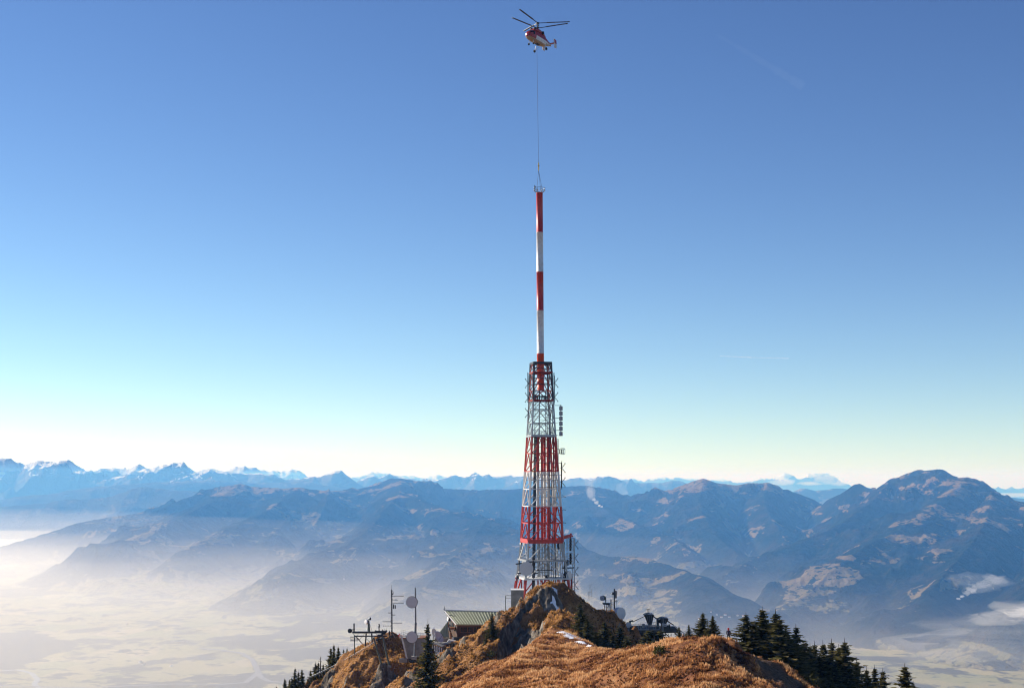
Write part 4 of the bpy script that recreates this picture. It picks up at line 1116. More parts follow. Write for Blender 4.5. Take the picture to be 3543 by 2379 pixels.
for sy in (-1, 1):
    m = MB(); y0 = sy * 1.78
    m.cur = 0; m.prism([(-4.35, y0 - 0.05, 1.35), (-5.35, y0 - 0.05, 1.25), (-5.6, y0 - 0.05, 0.3), (-4.6, y0 - 0.05, 0.3)], (0, 0.1, 0))
    m.cur = 1; m.prism([(-4.6, y0 - 0.05, 0.3), (-5.6, y0 - 0.05, 0.3), (-5.65, y0 - 0.05, -0.75), (-4.85, y0 - 0.05, -0.75)], (0, 0.1, 0))
    m.cur = 2; m.prism([(-4.25, y0 - 0.07, 1.35), (-4.36, y0 - 0.07, 1.35), (-4.86, y0 - 0.07, -0.75), (-4.72, y0 - 0.07, -0.75), (-4.5, y0 - 0.07, 0.3)], (0, 0.14, 0))
    hpart('tail_fin', m, [M_HRED, M_GREY, M_WHITE], stab)
for (x_, y_, z_, r_) in ((2.9, 0.7, -2.15, 0.26), (2.9, -0.7, -2.15, 0.26), (-1.2, 1.75, -2.35, 0.36), (-1.2, -1.75, -2.35, 0.36)):
    m = MB(); m.bar((x_, y_ * 0.95, z_), (x_ + 0.1, y_ * 0.8, -1.1), 0.1); m.bar((x_, y_ * 0.95, z_ + 0.1), (x_ - 0.6, y_ * 0.45, -1.25), 0.07)
    g_o = hpart('landing_gear', m, M_GREY)
    m = MB(); m.tube((x_, y_ - 0.12, z_), (x_, y_ + 0.12, z_), r_, n=16); hpart('wheel', m, M_BLACK, g_o)
m = MB(); m.box((0.3, 0, -1.42), (1.2, 0.7, 0.15)); m.tube((0.5, 0, -1.45), (0.5, 0, -1.75), 0.1, n=8); hpart('cargo_hook', m, M_DARKSTEEL)
# ------------------------------------------------------------------ summit buildings, masts, lifts
def on(px, py, y): return P(px, py, y)
V3 = Vector
def down(p, z): return Vector((p.x, p.y, z))

# concrete block under the left tower legs
b_ = P(1768, 2041, 331); c_ = P(1812, 2041, 331)
t = thing('concrete_block', P(1790, 2090, 333), 'square grey concrete block with a railing at the left foot of the lattice tower', 'concrete block')
m = MB(); m.box(((b_.x + c_.x) / 2, 333, b_.z - 2.6), (c_.x - b_.x, 4.4, 5.2)); part('block', m, M_CONC, t)
m = MB(); m.box(((b_.x + c_.x) / 2, 333, b_.z + 0.06), (c_.x - b_.x + 0.16, 4.6, 0.12)); part('coping', m, M_WHITE, t)
m = MB(); a = P(1749, 2059, 332); d = P(1768, 2059, 332)
m.bar(a, d, 0.1); m.bar(a - V3((0, 0, 0.55)), d - V3((0, 0, 0.55)), 0.08); m.bar(a, a - V3((0, 0, 3.6)), 0.14); part('railing', m, M_GREENSTEEL, t)

# ------- summit house
HD = 318.0
hx0, hx1 = P(1540, 2110, HD).x, P(1540, 2110, HD).x + 15.0
house = thing('summit_house', P(1620, 2225, HD), 'timber summit house under a large green sheet metal roof left of the knoll', 'house')
ridge_z = P(1540, 2110, HD + 6).z; eave_z = P(1620, 2158, HD).z
rl, rr = P(1540, 2110, HD + 6), V3((hx1 + 1.5, HD + 6, ridge_z - 0.45))
el, er = P(1580, 2158, HD), V3((hx1 + 1.5, HD, eave_z - 0.1))
m = MB(); m.prism([rl, rr, er, el], (0, 0.05, -0.22)); roof = part('roof', m, M_ROOF, house)
m = MB(); m.bar(rl + V3((0, 0, 0.05)), rr + V3((0, 0, 0.05)), 0.22, 0.2); part('ridge_cap', m, M_DISHW, roof)
back_l, back_r = V3((rl.x + 1, HD + 13, ridge_z - 3.5)), V3((rr.x, HD + 13, ridge_z - 3.5))
m = MB(); m.prism([rl + V3((0, 0.05, 0)), rr + V3((0, 0.05, 0)), back_r, back_l], (0, 0, -0.2)); part('rear_roof', m, M_ROOF, house)
sm_ = MB(); sm_.box((0, 0, 0.5), (0.10, 0.10, 1.0)); seam_me = sm_.mesh('roof_seam', M_SEAM)
ns = 24
for i in range(ns):
    t_ = (i + 0.5) / ns
    a = el.lerp(er, t_); b = rl.lerp(rr, t_ )
    o = bpy.data.objects.new('roof_seam', seam_me); COL.objects.link(o); o.parent = roof
    dd = b - a; o.location = a + V3((0, 0, 0.04)) - root_loc(roof); o.rotation_mode = 'QUATERNION'; o.rotation_quaternion = dd.to_track_quat('Z', 'Y'); o.scale = (1, 1, dd.length)
# gable bargeboard in orange wood, gable wall
m = MB(); m.bar(rl.lerp(el, 0.35) - V3((-0.1, 0, 0.3)), el - V3((0, 0, 0.28)), 0.12, 0.26); part('bargeboard', m, M_TRIM, house)
m = MB(); m.bar(rl - V3((0.1, 0, 0.12)), el - V3((0.1, 0, 0.1)), 0.14, 0.2); part('gable_trim', m, M_DISHW, house)
gl = P(1552, 2132, HD + 4.4); gw = P(1580, 2205, HD + 0.4)
m = MB(); m.prism([(gl.x, HD + 4.4, gl.z), (gw.x + 0.1, HD + 0.4, eave_z - 0.25), (gw.x + 0.1, HD + 0.4, gw.z - 3), (gl.x, HD + 4.4, gw.z - 3)], (0.25, 0.1, 0)); gable = part('gable_wall', m, M_WOOD, house)
for i, (u0, u1) in enumerate(((0.10, 0.30), (0.38, 0.58), (0.66, 0.86))):
    m = MB()
    f_ = lambda u: V3((gl.x + (gw.x + 0.1 - gl.x) * u - 0.08, HD + 4.4 - 4 * u, 0))
    a, b = f_(u0), f_(u1); zt = gl.z + (eave_z - 0.25 - gl.z) * u1 - 0.25
    m.prism([(a.x, a.y, zt), (b.x, b.y, zt), (b.x, b.y, zt - 1.3), (a.x, a.y, zt - 1.3)], (0.05, 0, 0)); part('window', m, M_GLASS, gable)
wl = P(1582, 2160, HD + 0.5).x
m = MB(); m.box(((wl + hx1) / 2, HD + 0.65, eave_z - 2.4), (hx1 - wl, 0.3, 4.6)); front = part('front_wall', m, M_WOOD, house)
m = MB(); m.bar((wl, HD + 0.40, eave_z - 0.35), (hx1, HD + 0.40, eave_z - 0.4), 0.1, 0.22); part('fascia', m, M_TRIM, house)
for i in range(12):
    x = wl + 0.75 + i * 1.0 + (0.35 if i % 3 == 0 else 0)
    m = MB(); m.box((x, HD + 0.48, eave_z - 1.25), (0.78, 0.06, 0.95)); w_ = part('window', m, M_GLASS, front)
    m = MB(); m.bar((x - 0.46, HD + 0.45, eave_z - 0.7), (x - 0.46, HD + 0.45, eave_z - 1.8), 0.1); m.bar((x - 0.4, HD + 0.45, eave_z - 1.78), (x + 0.46, HD + 0.45, eave_z - 1.78), 0.08); part('window_frame', m, M_TRIM, w_)
m = MB(); m.box(((wl + hx1) / 2 - 0.3, HD + 0.5, eave_z - 4.4), (hx1 - wl + 1.4, 0.8, 3.2)); part('plinth', m, M_CONCD, house)
# lower roof on the left, steps down from the gable
a, b, c, d = P(1549, 2148, HD + 5), P(1553, 2203, HD + 2.5), P(1508, 2204, HD + 2.5), P(1511, 2199, HD + 3)
m = MB(); m.prism([a, b, c, d], (0.02, 0.4, -0.15)); low = part('lower_roof', m, M_ROOF, house)
for i in range(7):
    t_ = (i + 0.5) / 7.0; p = c.lerp(b, t_); q = d.lerp(a, t_)
    o = bpy.data.objects.new('roof_seam', seam_me); COL.objects.link(o); o.parent = low
    dd = q - p; o.location = p + V3((0, -0.03, 0.04)) - root_loc(low); o.rotation_mode = 'QUATERNION'; o.rotation_quaternion = dd.to_track_quat('Z', 'Y'); o.scale = (1, 1, dd.length)
m = MB(); m.box((P(1530, 2215, HD + 3).x, HD + 3.4, P(1530, 2214, HD + 3).z - 0.2), (P(1560, 2200, HD).x - P(1506, 2200, HD).x, 0.5, 1.4)); part('lower_wall', m, M_CONC, house)
m = MB(); m.bar(P(1538, 2096, HD + 6), P(1538, 2118, HD + 6), 0.1); m.bar(P(1533, 2106, HD + 6), P(1542, 2104, HD + 6), 0.08); m.bar(P(1553, 2126, HD + 1), P(1575, 2130, HD + 1), 0.14); part('roof_aerial', m, M_DARKSTEEL, house)
m = drum(P(1549, 2139, HD + 4.1), (-0.9, -0.4, 0.1), 0.55, 0.3); part('small_dish', m, [M_DISHW, M_DARKSTEEL], house)
m = MB(); m.box(P(1566, 2172, HD + 1), (1.1, 0.8, 0.5)); m.bar(P(1559, 2185, HD), P(1560, 2208, HD), 0.28); m.bar(P(1551, 2150, HD + 3), P(1552, 2170, HD + 3), 0.14); part('entrance_porch', m, M_TRIM, house)
m = MB(); m.prism([P(1545, 2222, HD - 2), P(1572, 2222, HD - 2), P(1577, 2216, HD - 2), P(1552, 2212, HD - 2)], (0, 1.5, 0)); m.bar(P(1567, 2204, HD - 1), P(1567, 2214, HD - 1), 0.3); part('entrance_steps', m, M_DISHW, house)

# low annex with a row of white framed windows below the house
AD = 312.0
t = thing('annex', P(1530, 2270, AD), 'low flat roofed annex with white window posts below the summit house', 'annex')
a, b = P(1494, 2224, AD), P(1528, 2237, AD)
m = MB(); m.prism([P(1494, 2224, AD), P(1528, 2238, AD - 1), P(1565, 2228, AD + 3), P(1520, 2219, AD + 6)], (0, 0, 0.18)); part('annex_roof', m, M_CONC, t)
m = MB(); m.prism([P(1530, 2239, AD - 0.8), P(1572, 2226, AD + 2.5), P(1560, 2262, AD + 2), P(1531, 2268, AD - 0.8)], (0, 1.0, 0)); part('side_wall', m, M_CONC, t)
m = MB(); m.prism([P(1496, 2228, AD), P(1528, 2240, AD - 0.8), P(1528, 2262, AD - 0.8), P(1500, 2250, AD)], (0, 0.2, 0)); gw_ = part('glazed_front', m, M_GLASS, t)
for i in range(5):
    t_ = i / 4; x = 1497 + 31 * t_; y = 2228 + 12 * t_
    strut('window_post', t, P(x, y + 19, AD - 0.3 - 0.8 * t_), P(x - 1, y + 1, AD - 0.3 - 0.8 * t_), 0.26, M_WHITE)
m = MB(); m.prism([P(1507, 2250, AD - 1), P(1522, 2256, AD - 1.3), P(1518, 2272, AD - 1.3), P(1507, 2268, AD - 1)], (0, 0.4, 0)); part('white_door', m, M_WHITE, t)

def tripod_dish(px, py, y, axis, r, label, foot=1.6):
    c = P(px, py, y); t = thing('satellite_dish', c - V3((0, 0, foot)), label, 'satellite dish', 'satellite dishes by the summit house')
    ax = V3(axis).normalized(); m = MB()
    m.lathe([(0, 0.0), (r * 0.5, r * 0.06), (r * 0.8, r * 0.16), (r, r * 0.27), (r * 1.0, r * 0.23), (r * 0.5, 0.0), (0, -0.08)], c, ax, 24); part('reflector', m, M_DISHW, t)
    m = MB(); m.tube(c - ax * 0.1, c - ax * 0.1 - V3((0, 0, foot)), 0.1, n=8); m.bar(c + V3((0, 0, -r * 0.7)), c + ax * r * 1.0, 0.05); m.box(c + ax * r * 1.0, (0.14, 0.14, 0.14)); part('stand', m, M_DARKSTEEL, t)
tripod_dish(1500, 2190, HD - 2, (0.85, -0.45, 0.35), 1.05, 'smaller of the two tilted white dishes beside the large dark spruce', 2.6)
tripod_dish(1516, 2204, HD - 4, (0.8, -0.5, 0.55), 1.35, 'larger tilted white dish in front of the lower green roof', 2.2)

# ------- tall pole with two round drums
PD = 316.0
t = thing('dish_pole', P(1435, 2276, PD), 'slim grey steel pole carrying two big round drum dishes left of the spruce', 'antenna pole')
m = MB(); p0, p1, p2 = P(1435, 2276, PD), P(1438, 2156, PD), P(1437, 2031, PD)
m.tube(p0, p1, 0.27, 0.25, 14); m.tube(p1, p2, 0.19, 0.17, 14); m.lathe([(0.2, -0.12), (0.33, -0.1), (0.33, 0.1), (0.2, 0.12)], p1, (0, 0, 1), 14); part('pole', m, paint('grey blue steel', (0.20, 0.22, 0.25), 0.4, 0.4), t)
m = MB(); m.box(P(1433, 2274, PD), (1.2, 1.2, 0.7)); part('foot', m, M_CONC, t)
for y_, r_ in ((2082, 1.30), (2203, 1.27)):
    m = drum(P(1425, y_, PD - 0.9), (-0.12, -1, 0.0), r_, 0.35); part('dish_antenna', m, [M_GREY, M_DARKSTEEL], t, 'upper drum dish' if y_ < 2100 else 'lower drum dish')
    m = MB(); m.box(P(1434, y_, PD - 0.4), (0.8, 0.5, 0.4)); part('bracket', m, M_DARKSTEEL, t)

# ------- concrete machine house with slanting white edge
t = thing('concrete_hut', P(1425, 2270, 327), 'wedge shaped grey concrete building with white slanting edge behind the dish pole', 'concrete building')
m = MB(); m.prism([P(1390, 2204, 325), P(1480, 2206, 325), P(1480, 2262, 325), P(1440, 2274, 325), P(1409, 2278, 325)], (0, 5, 0)); part('wall', m, M_CONC, t)
m = MB(); m.bar(P(1383, 2196, 324.7), P(1392, 2206, 324.7), 0.42); m.bar(P(1391, 2205, 324.7), P(1408, 2278, 324.7), 0.34); part('slanting_post', m, M_WHITE, t)
m = MB(); m.box(P(1432, 2202.5, 327.5), (6.5, 5.4, 0.18)); part('roof_slab', m, M_TRIM, t)
m = MB(); m.prism([P(1376, 2200, 324.9), P(1382, 2189, 324.9), P(1384, 2201, 324.9)], (0, 0.2, 0)); part('red_flag_board', m, M_ORANGE, t)
m = MB()
for y_ in (2178, 2185): m.bar(P(1386, y_ + 4, 327), P(1402, y_, 327), 0.05)
for x_ in (1388, 1396, 1402): m.bar(P(x_, 2177, 327), P(x_, 2203, 327), 0.05)
m.bar(P(1388, 2196, 327), P(1410, 2188, 327), 0.06)
for x_ in range(1410, 1476, 9): m.bar(P(x_, 2189, 328), P(x_, 2203, 328), 0.045)
m.bar(P(1410, 2190, 328), P(1475, 2190, 328), 0.045); m.bar(P(1410, 2196, 328), P(1475, 2196, 328), 0.045)
part('roof_railing', m, M_GALV, t)
m = MB(); m.box(P(1395, 2283, 322), (1.7, 1.4, 0.8)); part('foundation', m, M_CONC, t)

# ------- aerial mast with yagis
MD = 330.0
t = thing('yagi_mast', P(1355, 2204, MD), 'dark lattice mast bristling with comb shaped aerials left of the dish pole', 'antenna mast')
m = MB()
for dx, dy in ((-0.14, -0.1), (0.14, -0.1), (0, 0.14)): m.tube(P(1356, 2204, MD) + V3((dx, dy, 0)), P(1355, 2038, MD) + V3((dx * 0.7, dy, 0)), 0.055, n=6)
m.tube(P(1355, 2060, MD), P(1355, 2022, MD), 0.05, 0.025, 6)
z = P(1355, 2204, MD).z
while z < P(1355, 2044, MD).z:
    c = V3((P(1355.5, 2120, MD).x, MD, z)); m.bar(c + V3((-0.14, -0.1, 0)), c + V3((0.14, -0.1, 0.3)), 0.045); m.bar(c + V3((0.14, -0.1, 0.3)), c + V3((-0.14, 0, 0.55)), 0.045); m.box(c + V3((0, 0, 0.3)), (0.26, 0.22, 0.2)); z += 0.6
part('mast_lattice', m, M_DARKSTEEL, t)
m = MB(); m.bar(P(1354, 2186, MD), P(1340, 2212, MD), 0.1); m.bar(P(1356, 2186, MD), P(1368, 2206, MD), 0.08); part('stay', m, M_GALV, t)
def yagi(px0, px1, py, n_el, parent, d=MD, h=0.16, mt=None):
    m = MB(); m.bar(P(px0, py, d), P(px1, py + (0.8 if px1 > px0 else 0), d), 0.06)
    for i in range(n_el):
        c = P(px0 + (px1 - px0) * (0.12 + 0.88 * i / max(1, n_el - 1)), py, d); m.bar(c + V3((0, 0, -h)), c + V3((0, 0, h)), 0.05); m.bar(c + V3((0, -0.5, 0)), c + V3((0, 0.5, 0)), 0.04)
    part('yagi_antenna', m, mt or M_DARKSTEEL, parent)
for a in ((1356, 1396, 2061, 12), (1356, 1377, 2074, 5), (1356, 1396, 2085, 12), (1357, 1344, 2119, 4), (1357, 1367, 2126, 4), (1355, 1325, 2149, 9), (1356, 1390, 2154, 10), (1354, 1327, 2164, 4)): yagi(*a, t)
for x_, y0, y1 in ((1361.5, 2089, 2104), (1367.5, 2092, 2104)):
    m = MB(); a = P(x_, y0, MD - 0.3); b = P(x_, y1, MD - 0.3); m.box((a + b) / 2, (0.26, 0.22, a.z - b.z)); part('panel_antenna', m, M_DARKSTEEL, t)
m = MB(); m.prism([P(1357, 2055, MD), P(1363, 2044, MD), P(1360, 2057, MD)], (0, 0.1, 0)); part('fin', m, M_DARKSTEEL, t)

# ------- ski lift gantry at the left
LD = 326.0
t = thing('lift_gantry', P(1300, 2305, LD), 'dark green T shaped ski lift gantry on two leaning legs above the left slope', 'ski lift')
strut('leg', t, P(1325, 2312, LD), P(1292, 2203, LD), 0.42, M_GREENSTEEL, True)
strut('leg', t, P(1347, 2302, LD), P(1321, 2190, LD), 0.42, M_GREENSTEEL, True)
strut('rear_leg', t, P(1264, 2232, LD + 4), P(1267, 2190, LD + 4), 0.34, M_DARKSTEEL, True)
strut('rear_leg', t, P(1288, 2225, LD + 4), P(1286, 2190, LD + 4), 0.34, M_DARKSTEEL, True)
strut('crossbeam', t, P(1219, 2186, LD), P(1336, 2186, LD), (0.5, 0.42), M_DARKSTEEL)
strut('crossbeam', t, P(1226, 2199, LD), P(1341, 2199, LD), (0.25, 0.25), M_DARKSTEEL)
for a, b in (((1222, 2191), (1262, 2232)), ((1228, 2199), (1255, 2228)), ((1243, 2210), (1230, 2199)), ((1267, 2232), (1290, 2205)), ((1265, 2205), (1288, 2228)), ((1243, 2212), (1262, 2190)), ((1322, 2190), (1341, 2199)), ((1240, 2190), (1236, 2199)), ((1300, 2190), (1310, 2199))):
    strut('brace', t, P(*a, LD + 1), P(*b, LD + 1), 0.1, M_GALV)
m = MB(); m.box(P(1320, 2322, LD - 0.5), (1.3, 1.3, 1.7)); m.box(P(1347, 2303, LD), (0.8, 0.8, 0.5)); part('foundation', m, M_CONC, t)
m = drum(P(1210, 2181, LD), (-0.3, -1, 0), 0.5, 0.4); part('bull_wheel', m, [M_BLACK, M_DARKSTEEL], t)
m = MB(); m.bar(P(1225, 2187, LD), P(1225, 2155, LD), 0.28); m.bar(P(1214, 2178, LD), P(1228, 2176, LD), 0.2); part('head_post', m, M_DARKSTEEL, t)
m = MB(); m.tube(P(1277, 2186, LD), P(1275, 2144, LD), 0.3, 0.2, 10); m.bar(P(1270, 2184, LD), P(1275, 2156, LD), 0.06); m.bar(P(1288, 2184, LD), P(1279, 2156, LD), 0.06); m.bar(P(1266, 2150, LD), P(1276, 2150, LD), 0.1); m.bar(P(1274, 2141, LD), P(1280, 2140, LD), 0.1); part('dish_post', m, M_GREENSTEEL, t)
m = drum(P(1265, 2150, LD), (-0.75, -0.65, 0.1), 0.55, 0.35); part('dish_antenna', m, [M_DISHW, M_DISHW], t)
m = drum(P(1281, 2139, LD), (0.8, -0.6, 0), 0.33, 0.22); part('dish_antenna', m, [M_DARKSTEEL, M_GALV], t)
m = MB()
for i in range(7): m.tube(P(1300 + i * 6, 2182 + (i % 2) * 2, LD - 0.5), P(1300 + i * 6, 2182 + (i % 2) * 2, LD + 0.1), 0.24, n=12)
for x_, y_ in ((1328, 2190), (1320, 2196), (1332, 2184), (1312, 2196), (1306, 2212), (1314, 2209)): m.box(P(x_, y_, LD), (0.7, 0.5, 0.4))
m.bar(P(1322, 2190, LD), P(1324, 2176, LD), 0.16); m.bar(P(1300, 2184, LD), P(1341, 2181, LD), 0.12); m.bar(P(1303, 2215, LD), P(1325, 2207, LD), 0.16)
for x_ in (1318, 1329, 1337): m.bar(P(x_, 2172, LD + 2), P(x_ + 2, 2188, LD + 2), 0.04)
part('sheave_train', m, M_DARKSTEEL, t)
t = thing('tow_rope', P(1271, 2229, LD), 'pair of pale tow ropes sloping down to the left from the lift gantry', 'rope')
m = MB()
for dz, dx in ((0, 0), (-0.22, 0.1)):
    a, b = P(1325, 2200, LD), P(936, 2390, 352); 
    pts = [a.lerp(b, k / 12) + V3((dx, 0, dz - 1.2 * math.sin(math.pi * k / 12))) for k in range(13)]
    m.path(pts, 0.035, 5)
part('rope', m, M_GALV, t)
t = thing('small_aerial', P(1227, 2250, LD), 'short pole with two comb aerials standing on the left edge of the slope', 'aerial')
m = MB(); m.tube(P(1227, 2262, LD), P(1226, 2196, LD), 0.11, n=8); part('pole', m, M_GREENSTEEL, t)
for a in ((1226, 1212, 2204, 5), (1226, 1213, 2213, 5), (1227, 1238, 2208, 4), (1227, 1236, 2214, 3)): yagi(*a, t, LD, 0.3)

# ------- right of the knoll
def rod(m, x0, y0, x1, y1, d, w): m.bar(P(x0, y0, d), P(x1, y1, d), w)
RD = 338.0
t = thing('whip_aerial', P(2041, 2072, RD), 'thin three pronged whip aerial rising behind the shaded right edge', 'aerial')
m = MB(); rod(m, 2041, 2075, 2041, 2020, RD, 0.09); rod(m, 2036, 2070, 2036, 2047, RD, 0.07); rod(m, 2047, 2068, 2047, 2038, RD, 0.06); rod(m, 2036, 2048, 2047, 2048, RD, 0.07); part('whip', m, M_GALV, t)
t = thing('equipment_platform', P(2100, 2125, RD), 'small steel platform with a round grey dish on the shaded right shoulder', 'platform')
m = MB(); m.prism([P(2086, 2085, RD), P(2112, 2086, RD), P(2110, 2092, RD), P(2086, 2090, RD)], (0, 2, 0)); part('deck', m, M_DARKSTEEL, t)
m = MB()
for x_ in (2092, 2098, 2104, 2110): rod(m, x_, 2086, x_, 2118, RD, 0.14)
rod(m, 2090, 2098, 2112, 2098, RD, 0.1); rod(m, 2092, 2118, 2104, 2098, RD, 0.08); rod(m, 2090, 2110, 2112, 2110, RD, 0.08); part('trestle', m, M_DARKSTEEL, t)
m = drum(P(2083, 2068, RD), (-0.6, -0.75, 0), 0.6, 0.7, ); part('dish_antenna', m, [M_GREY, M_GREENSTEEL], t)
m = MB(); rod(m, 2096, 2085, 2095, 2062, RD, 0.22); rod(m, 2084, 2068, 2097, 2066, RD, 0.3); part('dish_post', m, M_GREENSTEEL, t)
m = drum(P(2108, 2095, RD - 0.5), (0, -1, 0), 0.2, 0.2, n=12); part('small_dish', m, [M_DISHW, M_DISHW], t)
t = thing('panel_mast', P(2126, 2125, RD), 'dark pole mast with pale panel aerial just left of the large white dish', 'antenna mast')
m = MB(); rod(m, 2126, 2130, 2125.5, 2035, RD, 0.26); rod(m, 2114, 2125, 2114, 2072, RD, 0.24); rod(m, 2121, 2120, 2121, 2046, RD, 0.1); rod(m, 2132, 2100, 2132, 2078, RD, 0.07); part('pole', m, M_DARKSTEEL, t)
m = MB(); m.box(P(2131, 2055, RD), (0.42, 0.3, 1.75)); part('panel_antenna', m, paint('tan panel', (0.24, 0.21, 0.16), 0.7), t)
m = MB(); m.box(P(2121, 2052, RD), (0.4, 0.3, 0.6)); rod(m, 2112, 2052, 2121, 2055, RD, 0.08); part('bracket', m, M_DARKSTEEL, t)
m = drum(P(2133, 2078, RD), (0.3, -1, 0), 0.26, 0.2, n=12); part('small_dish', m, [M_DISHW, M_DISHW], t)
t = thing('large_dish', P(2140, 2145, RD - 4), 'very large white drum dish peering over the shaded right edge of the knoll', 'satellite dish')
m = drum(P(2149, 2121, RD - 4), (0.62, -0.78, 0.05), 1.42, 1.5, n=36); part('drum', m, [M_DISHW, M_WHITE], t)
m = MB(); rod(m, 2136, 2124, 2136, 2160, RD - 2, 0.4); part('stand', m, M_GREENSTEEL, t)
t = thing('round_dish', P(2176, 2180, RD - 8), 'round grey dish with a small feed box at the left end of the lift station', 'satellite dish')
m = drum(P(2174, 2161, RD - 8), (0.1, -1, 0), 0.66, 0.5); part('drum', m, [M_GREY, M_BLACK], t)
m = MB(); rod(m, 2181, 2185, 2181, 2150, RD - 7.6, 0.25); m.tube(P(2177, 2149, RD - 7.6), P(2190, 2146, RD - 7.6), 0.2, n=8); rod(m, 2162, 2145, 2164, 2170, RD - 7, 0.12); part('stand', m, M_GREENSTEEL, t)
t = thing('white_bulb_dish', P(2180, 2215, RD - 12), 'small white balloon shaped dish on a thin pole by the shaded edge', 'satellite dish')
m = drum(P(2180, 2183, RD - 12), (0.55, -0.8, 0.1), 0.5, 0.55, n=20); part('drum', m, [M_DISHW, M_DISHW], t)
m = MB(); m.tube(P(2180, 2188, RD - 12), P(2180.5, 2232, RD - 12), 0.07, n=6); m.tube(P(2180, 2190, RD - 12), P(2180, 2199, RD - 12), 0.3, 0.08, 10); part('pole', m, M_GREY, t)

# lift station
SD = 330.0
st = thing('lift_station', P(2260, 2235, SD), 'dark cable car summit station with cantilevered deck and two funnel shaped pylons', 'lift station')
a, b = P(2178, 2176, SD), P(2300, 2178, SD)
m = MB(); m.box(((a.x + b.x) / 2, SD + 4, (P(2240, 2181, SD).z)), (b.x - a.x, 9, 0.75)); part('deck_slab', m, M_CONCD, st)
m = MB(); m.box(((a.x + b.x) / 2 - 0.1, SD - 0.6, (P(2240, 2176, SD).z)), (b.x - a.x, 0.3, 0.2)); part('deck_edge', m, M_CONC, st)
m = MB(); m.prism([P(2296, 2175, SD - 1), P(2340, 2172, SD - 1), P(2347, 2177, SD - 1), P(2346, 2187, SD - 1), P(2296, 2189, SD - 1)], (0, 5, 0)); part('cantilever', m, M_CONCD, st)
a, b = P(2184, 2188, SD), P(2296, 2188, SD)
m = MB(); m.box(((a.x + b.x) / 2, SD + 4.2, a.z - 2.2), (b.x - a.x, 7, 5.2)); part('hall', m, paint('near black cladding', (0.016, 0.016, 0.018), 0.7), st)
m = MB()
for y_ in (2212,): m.bar(P(2182, y_, SD - 0.2), P(2208, y_, SD - 0.2), 0.06)
m.tube(P(2190, 2198, SD), P(2190, 2224, SD), 0.06, n=6); part('lower_rail', m, M_GALV, st)
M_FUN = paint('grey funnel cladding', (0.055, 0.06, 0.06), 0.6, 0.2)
for x0, x1, yt, xb0, xb1, yb in ((2229, 2263, 2127, 2243, 2254, 2164), (2281, 2313, 2140, 2289, 2300, 2168)):
    m = MB(); top = [P(x0, yt, SD - 1.2), P(x1, yt, SD - 1.2), P(x1 - 1, yt - 1, SD + 1.4), P(x0 + 1, yt - 1, SD + 1.4)]; bot = [P(xb0, yb, SD - 0.6), P(xb1, yb, SD - 0.6), P(xb1, yb, SD + 0.6), P(xb0, yb, SD + 0.6)]
    m.loft([bot, top], False)
    m.cur = 1
    for f in (0.25, 0.5, 0.75):
        q0 = bot[0].lerp(bot[1], f); q1 = top[0].lerp(top[1], f); m.bar(q0 + V3((0, -0.03, 0)), q1 + V3((0, -0.03, 0)), 0.05)
    m.cur = 0
    m.prism([P(x0 - 1, yt + 1, SD - 1.3), P(x0 + 4, yt - 3, SD - 1.3), P((x0 + x1) / 2, yt - 5, SD - 1.3), P(x1 - 3, yt - 3, SD - 1.3), P(x1 + 1, yt + 1, SD - 1.3)], (0, 2.8, 0))
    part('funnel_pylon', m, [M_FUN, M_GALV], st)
    m = MB(); c = P((x0 + x1) / 2 + 4, yt - 4, SD - 1.2); m.tube(c, c + V3((0, 0, 0.3)), 0.22, 0.1, 8); m.bar(c + V3((-0.6, 0, 0)), c + V3((0.6, 0, 0)), 0.2); part('cable_shoe', m, M_DISHW, st)
m = MB(); m.box(P(2275, 2155, SD), (0.5, 0.6, 2.4)); m.box(P(2282, 2150, SD), (0.9, 0.5, 0.5)); m.box(P(2304, 2169, SD - 0.6), (1.9, 1.4, 0.9)); m.box(P(2316, 2167, SD - 0.6), (0.16, 1.4, 1.2)); part('machinery', m, M_FUN, st)
m = MB(); m.box(P(2293.5, 2160, SD - 1.4), (0.4, 0.3, 0.18)); m.bar(P(2294, 2140, SD - 1.4), P(2294, 2156, SD - 1.4), 0.08)
m.bar(P(2290, 2156, SD - 1.4), P(2308, 2159, SD - 1.4), 0.2, 0.2); m.bar(P(2291, 2163, SD - 1.4), P(2306, 2164, SD - 1.4), 0.2, 0.2); part('white_rail', m, M_DISHW, st)
m = MB()
for dx in (-0.14, 0.14): m.bar(P(2293.5, 2158, SD - 2) + V3((dx, 0, 0)), P(2293.5, 2236, SD - 2) + V3((dx, 0, 0)), 0.07)
for y_ in range(2160, 2236, 3): m.bar(P(2293.5, y_, SD - 2) + V3((-0.14, 0, 0)), P(2293.5, y_ + 2, SD - 2) + V3((0.14, 0, 0)), 0.06)
part('lattice_column', m, M_GALV, st)
m = MB(); m.bar(P(2300, 2189, SD - 1), P(2342, 2222, SD - 1), 0.2); m.bar(P(2334, 2187, SD - 1), P(2340, 2194, SD - 1), 0.25)
for x_ in (2304, 2312, 2322): m.bar(P(x_, 2190, SD + 2), P(x_, 2232, SD + 2), 0.14)
m.bar(P(2300, 2205, SD + 2), P(2342, 2207, SD + 2), 0.1); m.bar(P(2304, 2222, SD + 2), P(2342, 2222, SD + 2), 0.08)
for x_ in range(2316, 2344, 5): m.bar(P(x_, 2206, SD + 2), P(x_, 2222, SD + 2), 0.05)
part('strut_frame', m, M_FUN, st)
m = MB()
for x_ in [2185, 2197, 2209, 2216, 2221, 2228, 2236, 2260, 2268, 2280]: m.bar(P(x_, 2176, SD - 0.5), P(x_, 2151 if x_ > 2214 else 2158, SD - 0.5), 0.06)
